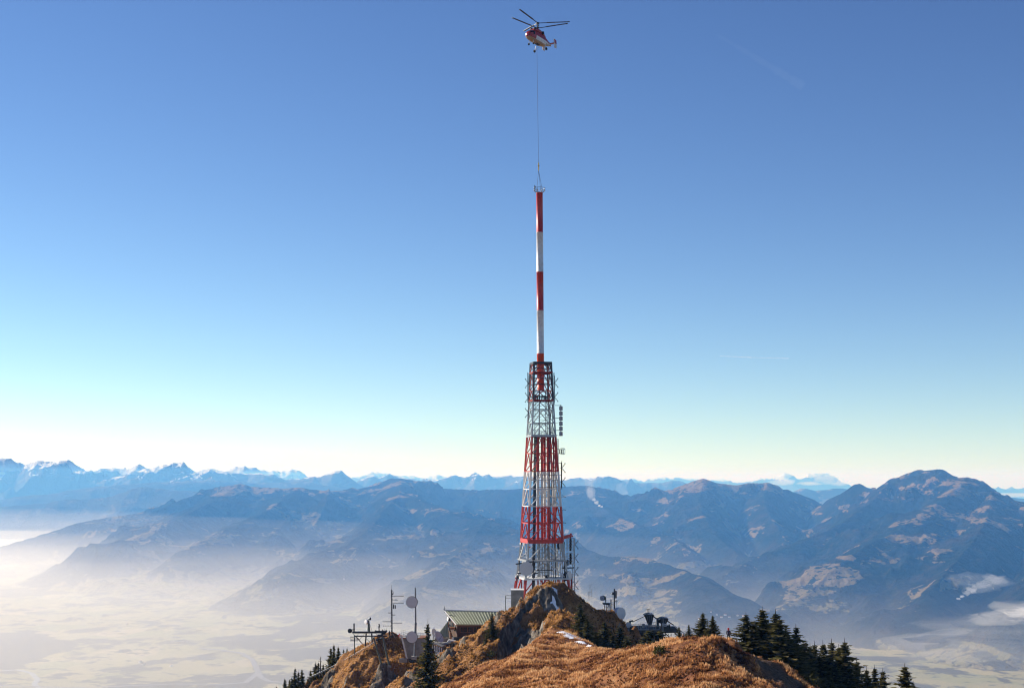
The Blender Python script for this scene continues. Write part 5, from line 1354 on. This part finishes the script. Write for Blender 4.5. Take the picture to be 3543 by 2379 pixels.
m.bar(P(2184, 2158, SD - 0.5), P(2221, 2158, SD - 0.5), 0.06); m.bar(P(2184, 2167, SD - 0.5), P(2282, 2166, SD - 0.5), 0.06); m.bar(P(2220, 2150, SD - 0.5), P(2270, 2151, SD - 0.5), 0.06); m.bar(P(2197, 2176, SD - 0.5), P(2216, 2158, SD - 0.5), 0.06)
m.box(P(2226, 2163, SD), (0.7, 0.4, 0.9)); m.box(P(2250, 2162, SD - 1.0), (2.6, 0.5, 0.16))
part('deck_railing', m, M_GALV, st)
m = MB(); rod(m, 2242, 2127, 2242, 2105, SD, 0.18); rod(m, 2233, 2108, 2250, 2107, SD, 0.1); rod(m, 2235, 2122, 2235, 2112, SD, 0.05); rod(m, 2248, 2125, 2249, 2100, SD, 0.05); part('roof_aerial', m, M_DARKSTEEL, st)
m = MB(); m.path([P(2188, 2150, SD + 2), P(2232, 2130, SD)], 0.08, 5); m.path([P(2260, 2130, SD), P(2276, 2143, SD), P(2292, 2147, SD)], 0.13, 5); m.path([P(2310, 2146, SD), P(2345, 2172, SD + 3), P(2380, 2200, SD + 8), P(2500, 2290, SD + 60)], 0.07, 5); m.path([P(2310, 2148, SD), P(2330, 2160, SD + 1)], 0.13, 5)
part('carrying_rope', m, M_DARKSTEEL, st)

# ------- stations' neighbours: small snow patches draped on the ground
def snow_patch(name, blobs, lift, thr=0.0, seed=1, sc=1.3, amp=1.1):
    """cells of the ground inside the given ellipses, lifted into a thin sheet of old snow"""
    mk = np.full(X.shape, -9.0)
    for (px, py, yy, rx, ry) in blobs:
        c = P(px, py, yy); d = np.sqrt(((X - c.x) / rx) ** 2 + ((Y - yy) / ry) ** 2)
        mk = np.maximum(mk, 1 - d)
    mk = mk + fbm(X / sc, Y / sc * 0.6, 4, 300 + seed) * amp
    inside = mk > thr
    Zs = Z + np.clip(mk - thr, 0, 0.6) * lift + 0.05
    o = grid_mesh(name, X, Y, Zs, M_SNOW, keep=inside, kind='stuff')
    return o
X, Y = np.meshgrid(gx, gy, indexing='ij'); Z = _probe['Z']
# ------------------------------------------------------------------ spruces
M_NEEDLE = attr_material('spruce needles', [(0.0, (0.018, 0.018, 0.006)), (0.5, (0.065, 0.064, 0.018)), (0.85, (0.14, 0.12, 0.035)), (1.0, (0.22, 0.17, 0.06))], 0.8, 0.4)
M_BARK = paint('spruce bark', (0.055, 0.04, 0.03), 0.9)
def spruce_mesh(H, Rb, seed, sparse=0.0, droop=0.35):
    r_ = np.random.default_rng(seed); V = []; T = []
    n_lv = int(14 + H * 2.2); lob = r_.random((7, 10))
    for lv in range(n_lv):
        t = (lv + r_.uniform(-0.3, 0.3)) / n_lv
        t = min(max(t, 0.02), 0.99)
        z = H * (0.05 + 0.94 * t)
        prof_ = (1 - t) ** 0.88 * (0.75 + 0.25 * min(1, t * 6)) + 0.025
        nb = int(6 + 6 * (1 - t)) 
        for b in range(nb):
            if r_.random() < sparse: continue
            a = r_.uniform(0, 2 * math.pi); L = Rb * prof_ * r_.uniform(0.65, 1.25)
            L *= 0.72 + 0.55 * lob[int(a / 6.2832 * 7) % 7][min(9, int(t * 10))]
            nseg = max(3, int(L / 0.2)); ca, sa = math.cos(a), math.sin(a)
            for s_ in range(nseg):
                f = (s_ + r_.uniform(0.1, 0.9)) / nseg
                rr = L * f; zz = z - droop * L * math.sin(f * math.pi * 0.62) * (0.6 + 0.6 * (1 - t)) + 0.25 * L * f * f * (1 if t > 0.5 else 0.7)
                wd = (0.30 * (1 - f) + 0.17) * (0.5 + 0.5 * Rb / 2.2) * r_.uniform(0.7, 1.3) * (0.55 + 0.45 * (1 - t))
                ln = L / nseg * 1.5 + 0.08
                c = np.array([ca * rr, sa * rr, zz]); u = np.array([ca, sa, -0.25 + 0.3 * f]); w = np.array([-sa, ca, r_.uniform(-0.5, 0.5)]); dn = np.array([0, 0, -1.0])
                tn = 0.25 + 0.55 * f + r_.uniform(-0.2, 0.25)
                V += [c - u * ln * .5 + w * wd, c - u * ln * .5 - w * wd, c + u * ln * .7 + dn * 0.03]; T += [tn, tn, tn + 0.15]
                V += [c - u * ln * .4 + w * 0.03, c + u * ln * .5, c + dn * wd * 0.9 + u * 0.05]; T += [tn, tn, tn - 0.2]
    # leader shoot and dense core so that the crown closes near the trunk
    V += [np.array([0.05, 0, H * .93]), np.array([-0.05, 0, H * .93]), np.array([0, 0, H * 1.04])]; T += [0.5] * 3
    for k in range(int(H * 26)):
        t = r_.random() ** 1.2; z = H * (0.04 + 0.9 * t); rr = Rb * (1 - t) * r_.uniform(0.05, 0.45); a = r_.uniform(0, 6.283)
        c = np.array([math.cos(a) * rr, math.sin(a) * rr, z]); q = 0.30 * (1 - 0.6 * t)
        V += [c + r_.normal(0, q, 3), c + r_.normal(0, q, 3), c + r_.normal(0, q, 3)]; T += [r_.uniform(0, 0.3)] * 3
    V = np.array(V); Fa = np.arange(len(V)).reshape(-1, 3)
    return raw_mesh('crown', V, Fa, np.clip(T, 0, 1), False, M_NEEDLE)
def trunk_mesh(H, r):
    m = MB(); m.tube((0, 0, -0.6), (0, 0, H * 0.5), r, r * 0.55, 8); m.tube((0, 0, H * 0.5), (0, 0, H * 1.02), r * 0.55, 0.015, 8)
    for k in range(10):
        a = k * 2.4; z = H * (0.08 + 0.08 * k); m.bar((0, 0, z), (math.cos(a) * H * .1 * (1 - k / 12), math.sin(a) * H * .1 * (1 - k / 12), z - 0.1), 0.04)
    return m.mesh('trunk', M_BARK)
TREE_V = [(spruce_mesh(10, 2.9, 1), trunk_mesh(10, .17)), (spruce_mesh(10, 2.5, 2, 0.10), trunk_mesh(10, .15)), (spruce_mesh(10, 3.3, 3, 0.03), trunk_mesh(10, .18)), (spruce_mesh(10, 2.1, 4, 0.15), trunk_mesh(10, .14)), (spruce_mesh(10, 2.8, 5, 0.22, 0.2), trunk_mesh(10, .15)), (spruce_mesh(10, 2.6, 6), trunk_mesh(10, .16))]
DEAD = None
def spruce(px, py_top, py_base, y, variant, label, group, wide=1.0, onground=False):
    top = P(px, py_top, y); base = P(px, py_base, y)
    z = base.z
    if onground: z = min(base.z, ground_z(base.x, y) - 0.1)
    H = top.z - z
    o = thing('spruce_tree', (base.x, y, z), label, 'tree', group)
    o.rotation_euler.z = random.uniform(0, 6.28)
    s_ = H / 10.0
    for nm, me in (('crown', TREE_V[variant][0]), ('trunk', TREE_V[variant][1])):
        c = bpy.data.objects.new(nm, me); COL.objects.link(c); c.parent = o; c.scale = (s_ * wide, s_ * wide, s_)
    return o
gR = 'spruces on the right hand slope of the front hump'
spruce(2384, 2158, 2222, 215, 4, 'small thin spruce just right of the dark clad walker', gR, 1.4)
spruce(2350, 2165, 2225, 235, 4, 'little pale spruce in front of the lift station cantilever', gR, 1.3)
spruce(2433, 2117, 2222, 215, 2, 'broad spruce on the hump, left one of the close pair', gR, 1.6)
spruce(2467, 2126, 2222, 205, 5, 'dense spruce on the hump, right one of the close pair', gR, 1.6)
rt = [  # px, top, base, distance, variant, label, width
    (2583, 2120, 2255, 200, 4, 'open branched spruce just right of the red hooded walker', 1.1),
    (2640, 2100, 2275, 201, 0, 'tallest left spruce of the dark clump beyond the path', 0.95),
    (2686, 2112, 2290, 204, 1, 'narrow topped spruce in the middle of the dark clump', 1.1),
    (2700, 2135, 2335, 197, 2, 'broad brownish spruce at the front of the dark clump', 1.0),
    (2757, 2163, 2345, 203, 3, 'slender spruce closing the dark clump on its right', 1.1),
    (2735, 2200, 2350, 196, 0, 'low full spruce at the foot of the dark clump', 1.0),
    (2789, 2214, 2400, 205, 0, 'dark spruce starting the lower row after the clump', 1.05),
    (2806, 2228, 2400, 208, 1, 'half hidden spruce, second in the lower row', 1.0),
    (2822, 2221, 2410, 209, 5, 'ragged spruce, third in the lower row', 1.0),
    (2851, 2218, 2415, 206, 1, 'bushy topped spruce, fourth in the lower row', 1.1),
    (2881, 2214, 2420, 208, 3, 'spindly spruce, fifth in the lower row', 1.3),
    (2906, 2232, 2430, 206, 5, 'shorter spruce leaning on the tall black one', 1.0),
    (2927, 2212, 2440, 203, 2, 'tall black spruce, biggest of the lower row', 0.95),
    (2968, 2282, 2450, 205, 3, 'thin spruce right of the tall black one', 1.1),
    (2945, 2300, 2455, 200, 0, 'low wide spruce before the tall black one', 1.1),
    (3002, 2310, 2470, 207, 4, 'first of the three small spruces at the bottom right', 1.0),
    (3029, 2303, 2470, 209, 1, 'second of the three small spruces at the bottom right', 0.9),
    (3058, 2314, 2475, 208, 0, 'third of the three small spruces at the bottom right', 0.9),
    (3135, 2299, 2480, 210, 4, 'lone spruce standing apart at the far bottom right', 1.15),
    (3163, 2358, 2480, 211, 3, 'tiny spruce tip at the lone tree on the far right', 0.9),
    (2610, 2160, 2290, 199, 5, 'lower spruce filling between the open branched tree and the clump', 1.0),
    (2662, 2150, 2300, 206, 3, 'half hidden spruce in the heart of the dark clump', 1.2),
    (2722, 2175, 2340, 207, 1, 'half hidden spruce at the back of the dark clump', 1.1),
    (2768, 2235, 2380, 199, 2, 'low broad spruce linking the clump to the lower row', 0.9),
    (2838, 2260, 2420, 203, 2, 'low wide spruce inside the lower row', 0.9),
    (2895, 2280, 2440, 201, 0, 'dense low spruce left of the tall black one', 1.0),
    (2870, 2330, 2450, 196, 2, 'low spruce thicket tree before the lower row', 1.2),
    (2800, 2340, 2430, 192, 5, 'small round spruce at the edge of the worn path', 1.2)]
for q in rt: spruce(q[0], q[1], q[2], q[3], q[4], q[5], gR, q[6] * (1.9 if q[0] < 2770 else 1.6), True)
gK = 'dark spruces in the shade of the knoll'
for q in ((2008, 2083, 2262, 257, 0, 'tallest shaded spruce under the knoll, by the snow patch', 1.0), (2032, 2140, 2272, 251, 2, 'broad shaded spruce right beside the snow tongue', 0.95), (1972, 2150, 2235, 290, 5, 'shaded spruce squeezed against the rock outcrop', 0.7),
          (2062, 2180, 2275, 252, 5, 'low black spruce in the hollow below the knoll', 1.1), (2092, 2144, 2278, 284, 1, 'brownish spruce in the middle of the shaded hollow', 1.25), (2075, 2185, 2280, 278, 2, 'wide low spruce before the middle of the hollow', 1.0), (2120, 2190, 2280, 280, 0, 'short spruce between the two brownish ones', 1.0), (2146, 2160, 2278, 284, 1, 'brownish spruce near the shaded right edge', 1.3), (2170, 2200, 2275, 278, 0, 'dark spruce behind the walker in black', 1.1),
          (2247, 2168, 2262, 262, 1, 'spruce standing before the dark lift station wall', 1.5), (2228, 2195, 2262, 258, 5, 'low spruce at the left foot of the lift station', 1.3), (2286, 2172, 2258, 262, 3, 'slim spruce before the lattice column of the station', 1.4), (2265, 2205, 2258, 256, 0, 'small spruce filling the gap before the station', 1.2)):
    spruce(*q[:6], gK, q[6] * 1.5, True)
spruce(1479, 2147, 2405, 266, 5, 'large dark solitary spruce between the dish pole and the summit house', 'large spruces near the house', 0.80, True)
spruce(1702, 2118, 2205, 292, 0, 'dark shrubby spruce clinging to the cliff beside the green roof', 'crag spruces', 1.15, True)
spruce(1683, 2190, 2250, 288, 2, 'small shrubby spruce lower down the cliff below the green roof', 'crag spruces', 1.0, True)
gL = 'spruces on the far left slope'
lt = [(1000, 2346, 2460, 345, 1, 'outermost low spruce at the bottom left'), (984, 2345, 2460, 347, 0, 'dark low spruce at the bottom left corner group'), (1019, 2308, 2450, 345, 3, 'first pointed spruce of the bottom left trio'), (1031, 2320, 2450, 346, 1, 'middle pointed spruce of the bottom left trio'), (1043, 2311, 2450, 344, 5, 'last pointed spruce of the bottom left trio'),
      (955, 2371, 2470, 348, 5, 'barely showing spruce tip at the lower edge'), (1008, 2340, 2460, 343, 2, 'broad dark spruce under the bottom left trio'), (1073, 2315, 2440, 345, 0, 'short spruce before the bare topped tree'), (1090, 2289, 2430, 344, 2, 'full spruce left of the bare topped tree'), (1100, 2287, 2430, 343, 1, 'spruce touching the bare topped tree'), (1117, 2294, 2420, 344, 3, 'spruce right of the bare topped tree'),
      (1143, 2237, 2390, 343, 0, 'left spruce of the tall pair above the tow rope'), (1153, 2225, 2390, 342, 1, 'tallest spruce of the far left group above the tow rope'), (1169, 2234, 2380, 341, 3, 'slim spruce right of the tall pair'), (1188, 2242, 2350, 340, 1, 'small spruce, left one of the last two on the slope edge'), (1200, 2239, 2340, 339, 3, 'small spruce, right one of the last two on the slope edge'), (1211, 2262, 2320, 338, 4, 'tiny spruce at the brow below the small aerial')]
for q in lt: spruce(*q, gL, 1.0 if q[4] != 3 else 1.2, True)
# dead topped tree
b0 = P(1109, 2370, 343); t = thing('dead_tree', b0, 'bare dead spruce snag with stubby branches on the far left slope', 'tree')
m = MB(); m.tube(b0, P(1109, 2270, 343), 0.22, 0.06, 8)
for k in range(22):
    f = 0.3 + 0.68 * k / 22; c = b0.lerp(P(1109, 2270, 343), f); a = k * 2.4; L = 0.9 * (1.1 - f) + 0.25; m.bar(c, c + V3((math.cos(a) * L, math.sin(a) * L, -0.1 + 0.2 * (k % 2))), 0.06)
part('trunk', m, M_BARK, t)
# juniper-like scrub on the turf: low dark tufts
def bush(px, py, y, r, label):
    c = P(px, py, y); z = ground_z(c.x, y); r_ = np.random.default_rng(int(px)); V = []; T = []
    for k in range(420):
        d = r_.normal(0, 0.42, 3) * r; d[2] = abs(d[2]) * 0.8; q = 0.13
        V += [d + r_.normal(0, q, 3), d + r_.normal(0, q, 3), d + r_.normal(0, q, 3)]; T += [r_.uniform(0.1, 0.9)] * 3
    o = bpy.data.objects.new('shrub', raw_mesh('shrub', np.array(V), np.arange(len(V)).reshape(-1, 3), T, False, M_NEEDLE)); COL.objects.link(o)
    o.location = (c.x, y, z - 0.05); tag(o, label, 'shrub', 'low shrubs on the grass')
bush(2285, 2285, 168, 0.9, 'low green shrub in the middle of the front grass hump')
bush(2545, 2222, 176, 0.5, 'small shrub right beside the red hooded walker')
bush(2665, 2262, 188, 0.8, 'yellowish shrub under the dark spruce clump')
bush(2800, 2345, 178, 1.1, 'olive shrub at the lower end of the worn path')
bush(1700, 2230, 283, 1.0, 'dark shrub on the cliff rib below the shrubby spruces')
bush(1590, 2360, 272, 1.0, 'dark green shrub at the foot of the lit crags')

# ------------------------------------------------------------------ walkers
def person(px, py_head, py_feet, y, mats, label, pose='stand', facing=0.0, pole=False, backpack=None):
    """mats: jacket, trousers, head"""
    top = P(px, py_head, y); foot = P(px, py_feet, y); Hh = 1.76
    root = thing('person', (foot.x, y, max(foot.z, ground_z(foot.x, y) + (0.12 if y < 300 else -9))), label, 'person'); root.rotation_euler.z = facing
    jt = {'pelvis': (0, 0, .95), 'chest': (0, 0, 1.28), 'neck': (0, 0.0, 1.48), 'head': (0, 0.02, 1.60), 'crown': (0, 0.02, 1.72),
          'hl': (-.10, 0, .9), 'kl': (-.13, .03, .50), 'al': (-.14, -.02, .08), 'tl': (-.15, .14, .04), 'hr': (.10, 0, .9), 'kr': (.13, .06, .50), 'ar': (.15, .02, .08), 'tr': (.16, .18, .04),
          'sl': (-.19, 0, 1.42), 'el': (-.27, -.04, 1.14), 'wl': (-.20, .16, .98), 'sr': (.19, 0, 1.42), 'er': (.27, -.04, 1.14), 'wr': (.20, .16, .98)}
    if pose == 'lean':
        for k in ('chest', 'neck', 'head', 'crown', 'sl', 'sr', 'el', 'er', 'wl', 'wr'): v = jt[k]; jt[k] = (v[0] + (v[2] - .95) * .12, v[1] + (v[2] - .95) * .25, v[2] - .03)
    rad = {'pelvis': .15, 'chest': .17, 'neck': .065, 'head': .10, 'crown': .08, 'hl': .10, 'kl': .07, 'al': .05, 'tl': .045, 'hr': .10, 'kr': .07, 'ar': .05, 'tr': .045, 'sl': .075, 'el': .055, 'wl': .045, 'sr': .075, 'er': .055, 'wr': .045}
    ed = [('pelvis', 'chest'), ('chest', 'neck'), ('neck', 'head'), ('head', 'crown'), ('pelvis', 'hl'), ('hl', 'kl'), ('kl', 'al'), ('al', 'tl'), ('pelvis', 'hr'), ('hr', 'kr'), ('kr', 'ar'), ('ar', 'tr'), ('chest', 'sl'), ('sl', 'el'), ('el', 'wl'), ('chest', 'sr'), ('sr', 'er'), ('er', 'wr')]
    ks = list(jt); me = bpy.data.meshes.new('body'); me.from_pydata([jt[k] for k in ks], [(ks.index(a), ks.index(b)) for a, b in ed], [])
    o = bpy.data.objects.new('body', me); COL.objects.link(o)
    sk = o.modifiers.new('skin', 'SKIN'); sk.use_smooth_shade = True; o.modifiers.new('sub', 'SUBSURF').levels = 1
    for i, k in enumerate(ks):
        v = me.skin_vertices[0].data[i]; v.radius = (rad[k], rad[k] * 0.85); v.use_root = (k == 'pelvis')
    dg = bpy.context.evaluated_depsgraph_get(); dg.update(); nm = bpy.data.meshes.new_from_object(o.evaluated_get(dg)); bpy.data.objects.remove(o)
    nm.name = 'body'; nm.materials.clear()
    for mt in mats: nm.materials.append(mt)
    for p in nm.polygons:
        z = p.center.z; ax = abs(p.center.x)
        p.material_index = 2 if z > 1.47 and ax < .13 else 1 if z < .93 and ax < .19 or z < .8 else 0
    b = bpy.data.objects.new('body', nm); COL.objects.link(b); b.parent = root
    def sub(name, mb, mt):
        q = bpy.data.objects.new(name, mb.mesh(name, mt)); COL.objects.link(q); q.parent = root
    if backpack: 
        m = MB(); m.loft([section_y(-.16, .13, 1.0, 1.4), section_y(-.25, .16, .98, 1.44), section_y(-.34, .12, 1.02, 1.38)]); sub('backpack', m, backpack)
    m = MB(); m.lathe([(.115, -.10), (.125, 0), (.10, .09), (.0, .14)], (0, 0.0, 1.64), (0, 0, 1), 12); sub('hat', m, mats[2])
    if pole:
        m = MB(); m.tube((-.42, .15, .0), (-.24, .16, 1.0), .014, n=5); sub('walking_pole', m, M_DARKSTEEL)
    return root
def section_y(y, w, zb, zt, n=12):
    return [Vector((w * math.cos(2 * math.pi * k / n), y, (zb + zt) / 2 + (zt - zb) / 2 * math.sin(2 * math.pi * k / n))) for k in range(n)]
person(2521, 2170, 2221, 176, (M_JNAVY, M_TROUS, M_JRED), 'walker in red hood and dark plum jacket standing on the skyline of the hump', 'stand', 2.9, True, M_JNAVY)
person(2364, 2192, 2232, 215, (M_JDARK, M_TROUS, M_SKIN), 'walker in black coming up behind the hump left of the spruce pair', 'lean', 0.4)
person(2149, 2228, 2252, 300, (M_JDARK, M_TROUS, M_SKIN), 'walker in black before the shaded spruces below the knoll', 'stand', 3.0)
person(1347, 2181, 2206, 334, (M_JDARK, M_TROUS, M_JDARK), 'dark clad person standing at the foot of the comb aerial mast', 'stand', 1.0)
person(1368, 2191, 2216, 336, (M_JDARK, M_TROUS, M_JRED), 'person sitting low on the crest right of the comb aerial mast', 'lean', 1.0)
person(1311, 2166, 2183.5, 327, (M_JDARK, M_TROUS, M_JDARK), 'worker standing on the crossbeam of the ski lift gantry', 'lean', 4.4)

# ------------------------------------------------------------------ old snow
sn1 = snow_patch('snow', [(1955, 2222, 246, 1.6, 2.2), (1985, 2235, 243, 2.2, 2.6), (2010, 2252, 238, 1.5, 2.6), (1960, 2238, 243, 1.3, 1.0), (2035, 2262, 232, 0.9, 2.4)], 0.25, 0.25, 1, 1.3, 0.5)
sn2 = snow_patch('snow', [(1912, 2060, 299, 0.8, 1.0), (1925, 2070, 298, 1.2, 1.5), (1936, 2085, 297, 1.1, 1.6), (1948, 2095, 296, 1.2, 2.0), (1915, 2030, 302, 1.0, 0.7), (2010, 2080, 308, 0.7, 1.0), (2060, 2120, 314, 0.6, 1.2), (2038, 2160, 306, 0.8, 1.6)], 0.05, 0.45, 2, 0.8, 0.9)
# ------------------------------------------------------------------ smoke, low cloud, contrails
def puff(name, blobs, density, color, kind='stuff', sub=3, rough=0.35, seed=0, aniso=0.3):
    m = MB()
    objs = []
    for i, (px, py, y, rx, ry, rz) in enumerate(blobs):
        bm = bmesh.new(); bmesh.ops.create_icosphere(bm, subdivisions=sub, radius=1.0)
        vs = np.array([v.co[:] for v in bm.verts]); fs = [[v.index for v in f.verts] for f in bm.faces]; bm.free()
        nz = fbm(vs[:, 0] * 1.6 + i * 7.7 + seed, vs[:, 1] * 1.6 + vs[:, 2] * 2.1, 4, seed + i)
        vs = vs * (1 + rough * 1.6 * nz)[:, None] * np.array([rx, ry, rz]) + np.array(P(px, py, y))
        m.add([Vector(v) for v in vs], fs, True)
    o = bpy.data.objects.new(name, m.mesh(name, volume_mat(name + '_air', density, color, aniso))); COL.objects.link(o); o['kind'] = kind
    return o
D1_ = 9200
def plume(name, pts, y, dens, seed):
    """a drifting plume: overlapping lumps, thinner and wider down the wind"""
    for j, (seg, d_) in enumerate(zip(pts, dens)):
        puff(name, [(a, b, y, r * y / F, r * y / F * 1.2, q * y / F) for a, b, r, q in seg], d_, (0.95, 0.95, 1.0), seed=seed + j, sub=3, rough=0.5)
plume('smoke', [[(3316, 2070, 7, 4), (3328, 2062, 8, 4)], [(3345, 2050, 14, 8), (3360, 2040, 16, 10), (3368, 2026, 9, 10), (3352, 2020, 6, 3)], [(3400, 2022, 34, 14), (3440, 2000, 40, 16)], [(3350, 2000, 60, 20), (3420, 2020, 80, 26)]], 7600, [0.03, 0.010, 0.0030, 0.0007], 31)
plume('smoke', [[(2082, 1752, 4, 3), (2074, 1748, 5, 3)], [(2064, 1738, 8, 7), (2056, 1728, 7, 6)], [(2046, 1708, 14, 20)], [(2040, 1690, 22, 28)]], 12800, [0.05, 0.018, 0.003, 0.001], 51)
puff('cloud', [(3530, 2122, 6600, 60, 80, 20), (3600, 2112, 6600, 130, 90, 34), (3720, 2125, 6700, 180, 120, 46)], 0.008, (1, 0.95, 0.92), seed=71, rough=0.6)
puff('cloud', [(3490, 2128, 6500, 110, 120, 32), (3430, 2138, 6500, 100, 110, 24), (3600, 2125, 6600, 200, 160, 55)], 0.0022, (1, 0.95, 0.92), seed=73, rough=0.5)
puff('cloud', [(3400, 2175, 6700, 330, 250, 70), (3520, 2170, 6700, 360, 250, 80), (3650, 2180, 6700, 380, 250, 90), (3340, 2230, 6900, 380, 300, 70), (3500, 2260, 6600, 380, 300, 80)], 0.0005, (1, 0.96, 0.93), seed=75, rough=0.5)
puff('cloud', [(2700, 1668, 50500, 500, 300, 110), (2860, 1656, 50500, 420, 300, 170), (2890, 1668, 50500, 480, 300, 120), (2800, 1672, 50500, 500, 300, 60)], 0.0012, (1, 0.98, 0.96), seed=81, rough=0.5)
puff('cloud', [(3420, 1712, 30000, 1800, 800, 50), (3300, 1716, 30000, 900, 600, 30)], 0.0006, (1, 0.96, 0.92), seed=85, rough=0.3)
# contrail: a long thin ribbon of ice cloud high above the haze
CY = 60000.0
def contrail(name, a, b, w0, w1, density, label):
    m = MB(); n = 24; pts = []
    for k in range(n + 1):
        f = k / n; p = a.lerp(b, f); r = w0 + (w1 - w0) * f; r *= (1 + 0.25 * math.sin(k * 2.3) * math.cos(k * 1.1)); pts.append((p, r))
    d = (b - a).normalized(); u = d.cross(V3((0, 0, 1))).normalized(); v = u.cross(d)
    m.loft([[p + u * r * math.cos(2 * math.pi * j / 10) + v * r * math.sin(2 * math.pi * j / 10) for j in range(10)] for p, r in pts])
    o = bpy.data.objects.new(name, m.mesh(name, volume_mat(name + '_ice', density, (1, 1, 1), 0.5))); COL.objects.link(o)
    tag(o, label, 'contrail')
contrail('contrail', P(2490, 1231, CY), P(2600, 1236, CY), 15, 26, 0.008, 'short bright start of the thin white vapour trail right of the tower')
contrail('contrail', P(2600, 1236, CY), P(2730, 1239, CY), 26, 34, 0.0028, 'fading right end of the thin white vapour trail right of the tower')

contrail('contrail', P(2480, 120, CY), P(2780, 300, CY), 80, 220, 0.00004, 'faint wide old vapour trail slanting across the upper right sky')

# ------------------------------------------------------------------ scattered farmhouses far below
hm = MB(); hm.box((0, 0, 3.5), (14, 11, 7)); M_FARMW = paint('limewashed wall', (0.62, 0.60, 0.56), 0.8); farm_wall = hm.mesh('wall', M_FARMW)
hm = MB(); hm.prism([(-8, -6.5, 7), (-8, 6.5, 7), (-8, 0, 11.5)], (16, 0, 0)); farm_roof = hm.mesh('roof', paint('farm roof', (0.22, 0.09, 0.06), 0.8))
hm = MB()
for k in range(3): hm.box((-4 + 4 * k, -5.53, 4.2), (1.3, 0.06, 1.6))
farm_win = hm.mesh('windows', M_GLASS)
def land_y(px, py, y0=5200, y1=24000):
    """first distance at which the view line through a pixel meets the modelled land"""
    dg = bpy.context.evaluated_depsgraph_get(); d = P(px, py, 1000).normalized(); o0 = d * 3000
    best = None
    for ob in (bpy.data.objects['valley_floor'], o_g, o_i):
        ok, loc, nrm, idx = ob.ray_cast(o0, d)
        if ok and (best is None or loc.length < best.length): best = loc
    return best
farms = [(2480, 2127, 'white farmhouse of the valley hamlet, directly above the red hooded walker'), (2509, 2128, 'white farmhouse of the valley hamlet, second from its left end'), (2523, 2136, 'white farmhouse standing lowest in the valley hamlet'), (2552, 2130, 'farmhouse in the hamlet between the walker and the open branched spruce'), (2572, 2132, 'white farmhouse at the right end of the valley hamlet'), (2497, 2136, 'farmhouse at the lower left of the valley hamlet'),
         (2420, 2142, 'lone farmhouse on the meadows above the spruce pair'), (245, 1987, 'bright farmhouse alone in the misty left valley'), (298, 1988, 'bright farmhouse right of the lone one in the misty left valley'), (440, 2160, 'farmhouse in the middle of the misty valley plain'), (486, 2290, 'white farmhouse beside the bend of the valley road'), (498, 2297, 'white farmhouse just below the road bend'), (592, 2304, 'white farmhouse right of the road bend'),
         (1190, 2003, 'tiny white farmhouse on the hazy slope above the dish pole'), (2460, 2118, 'small farmhouse left above the valley hamlet')]
M_ROOFW = farm_roof
for px, py, lb in farms:
    loc = land_y(px, py)
    if loc is None: continue
    t = thing('farmhouse', loc, lb, 'house', 'farmhouses in the valley')
    t.rotation_euler.z = random.uniform(0, 3.1)
    for nm, me in (('wall', farm_wall), ('roof', farm_roof), ('windows', farm_win)):
        c = bpy.data.objects.new(nm, me); COL.objects.link(c); c.parent = t; c.scale = (0.85, 0.85, 0.85)
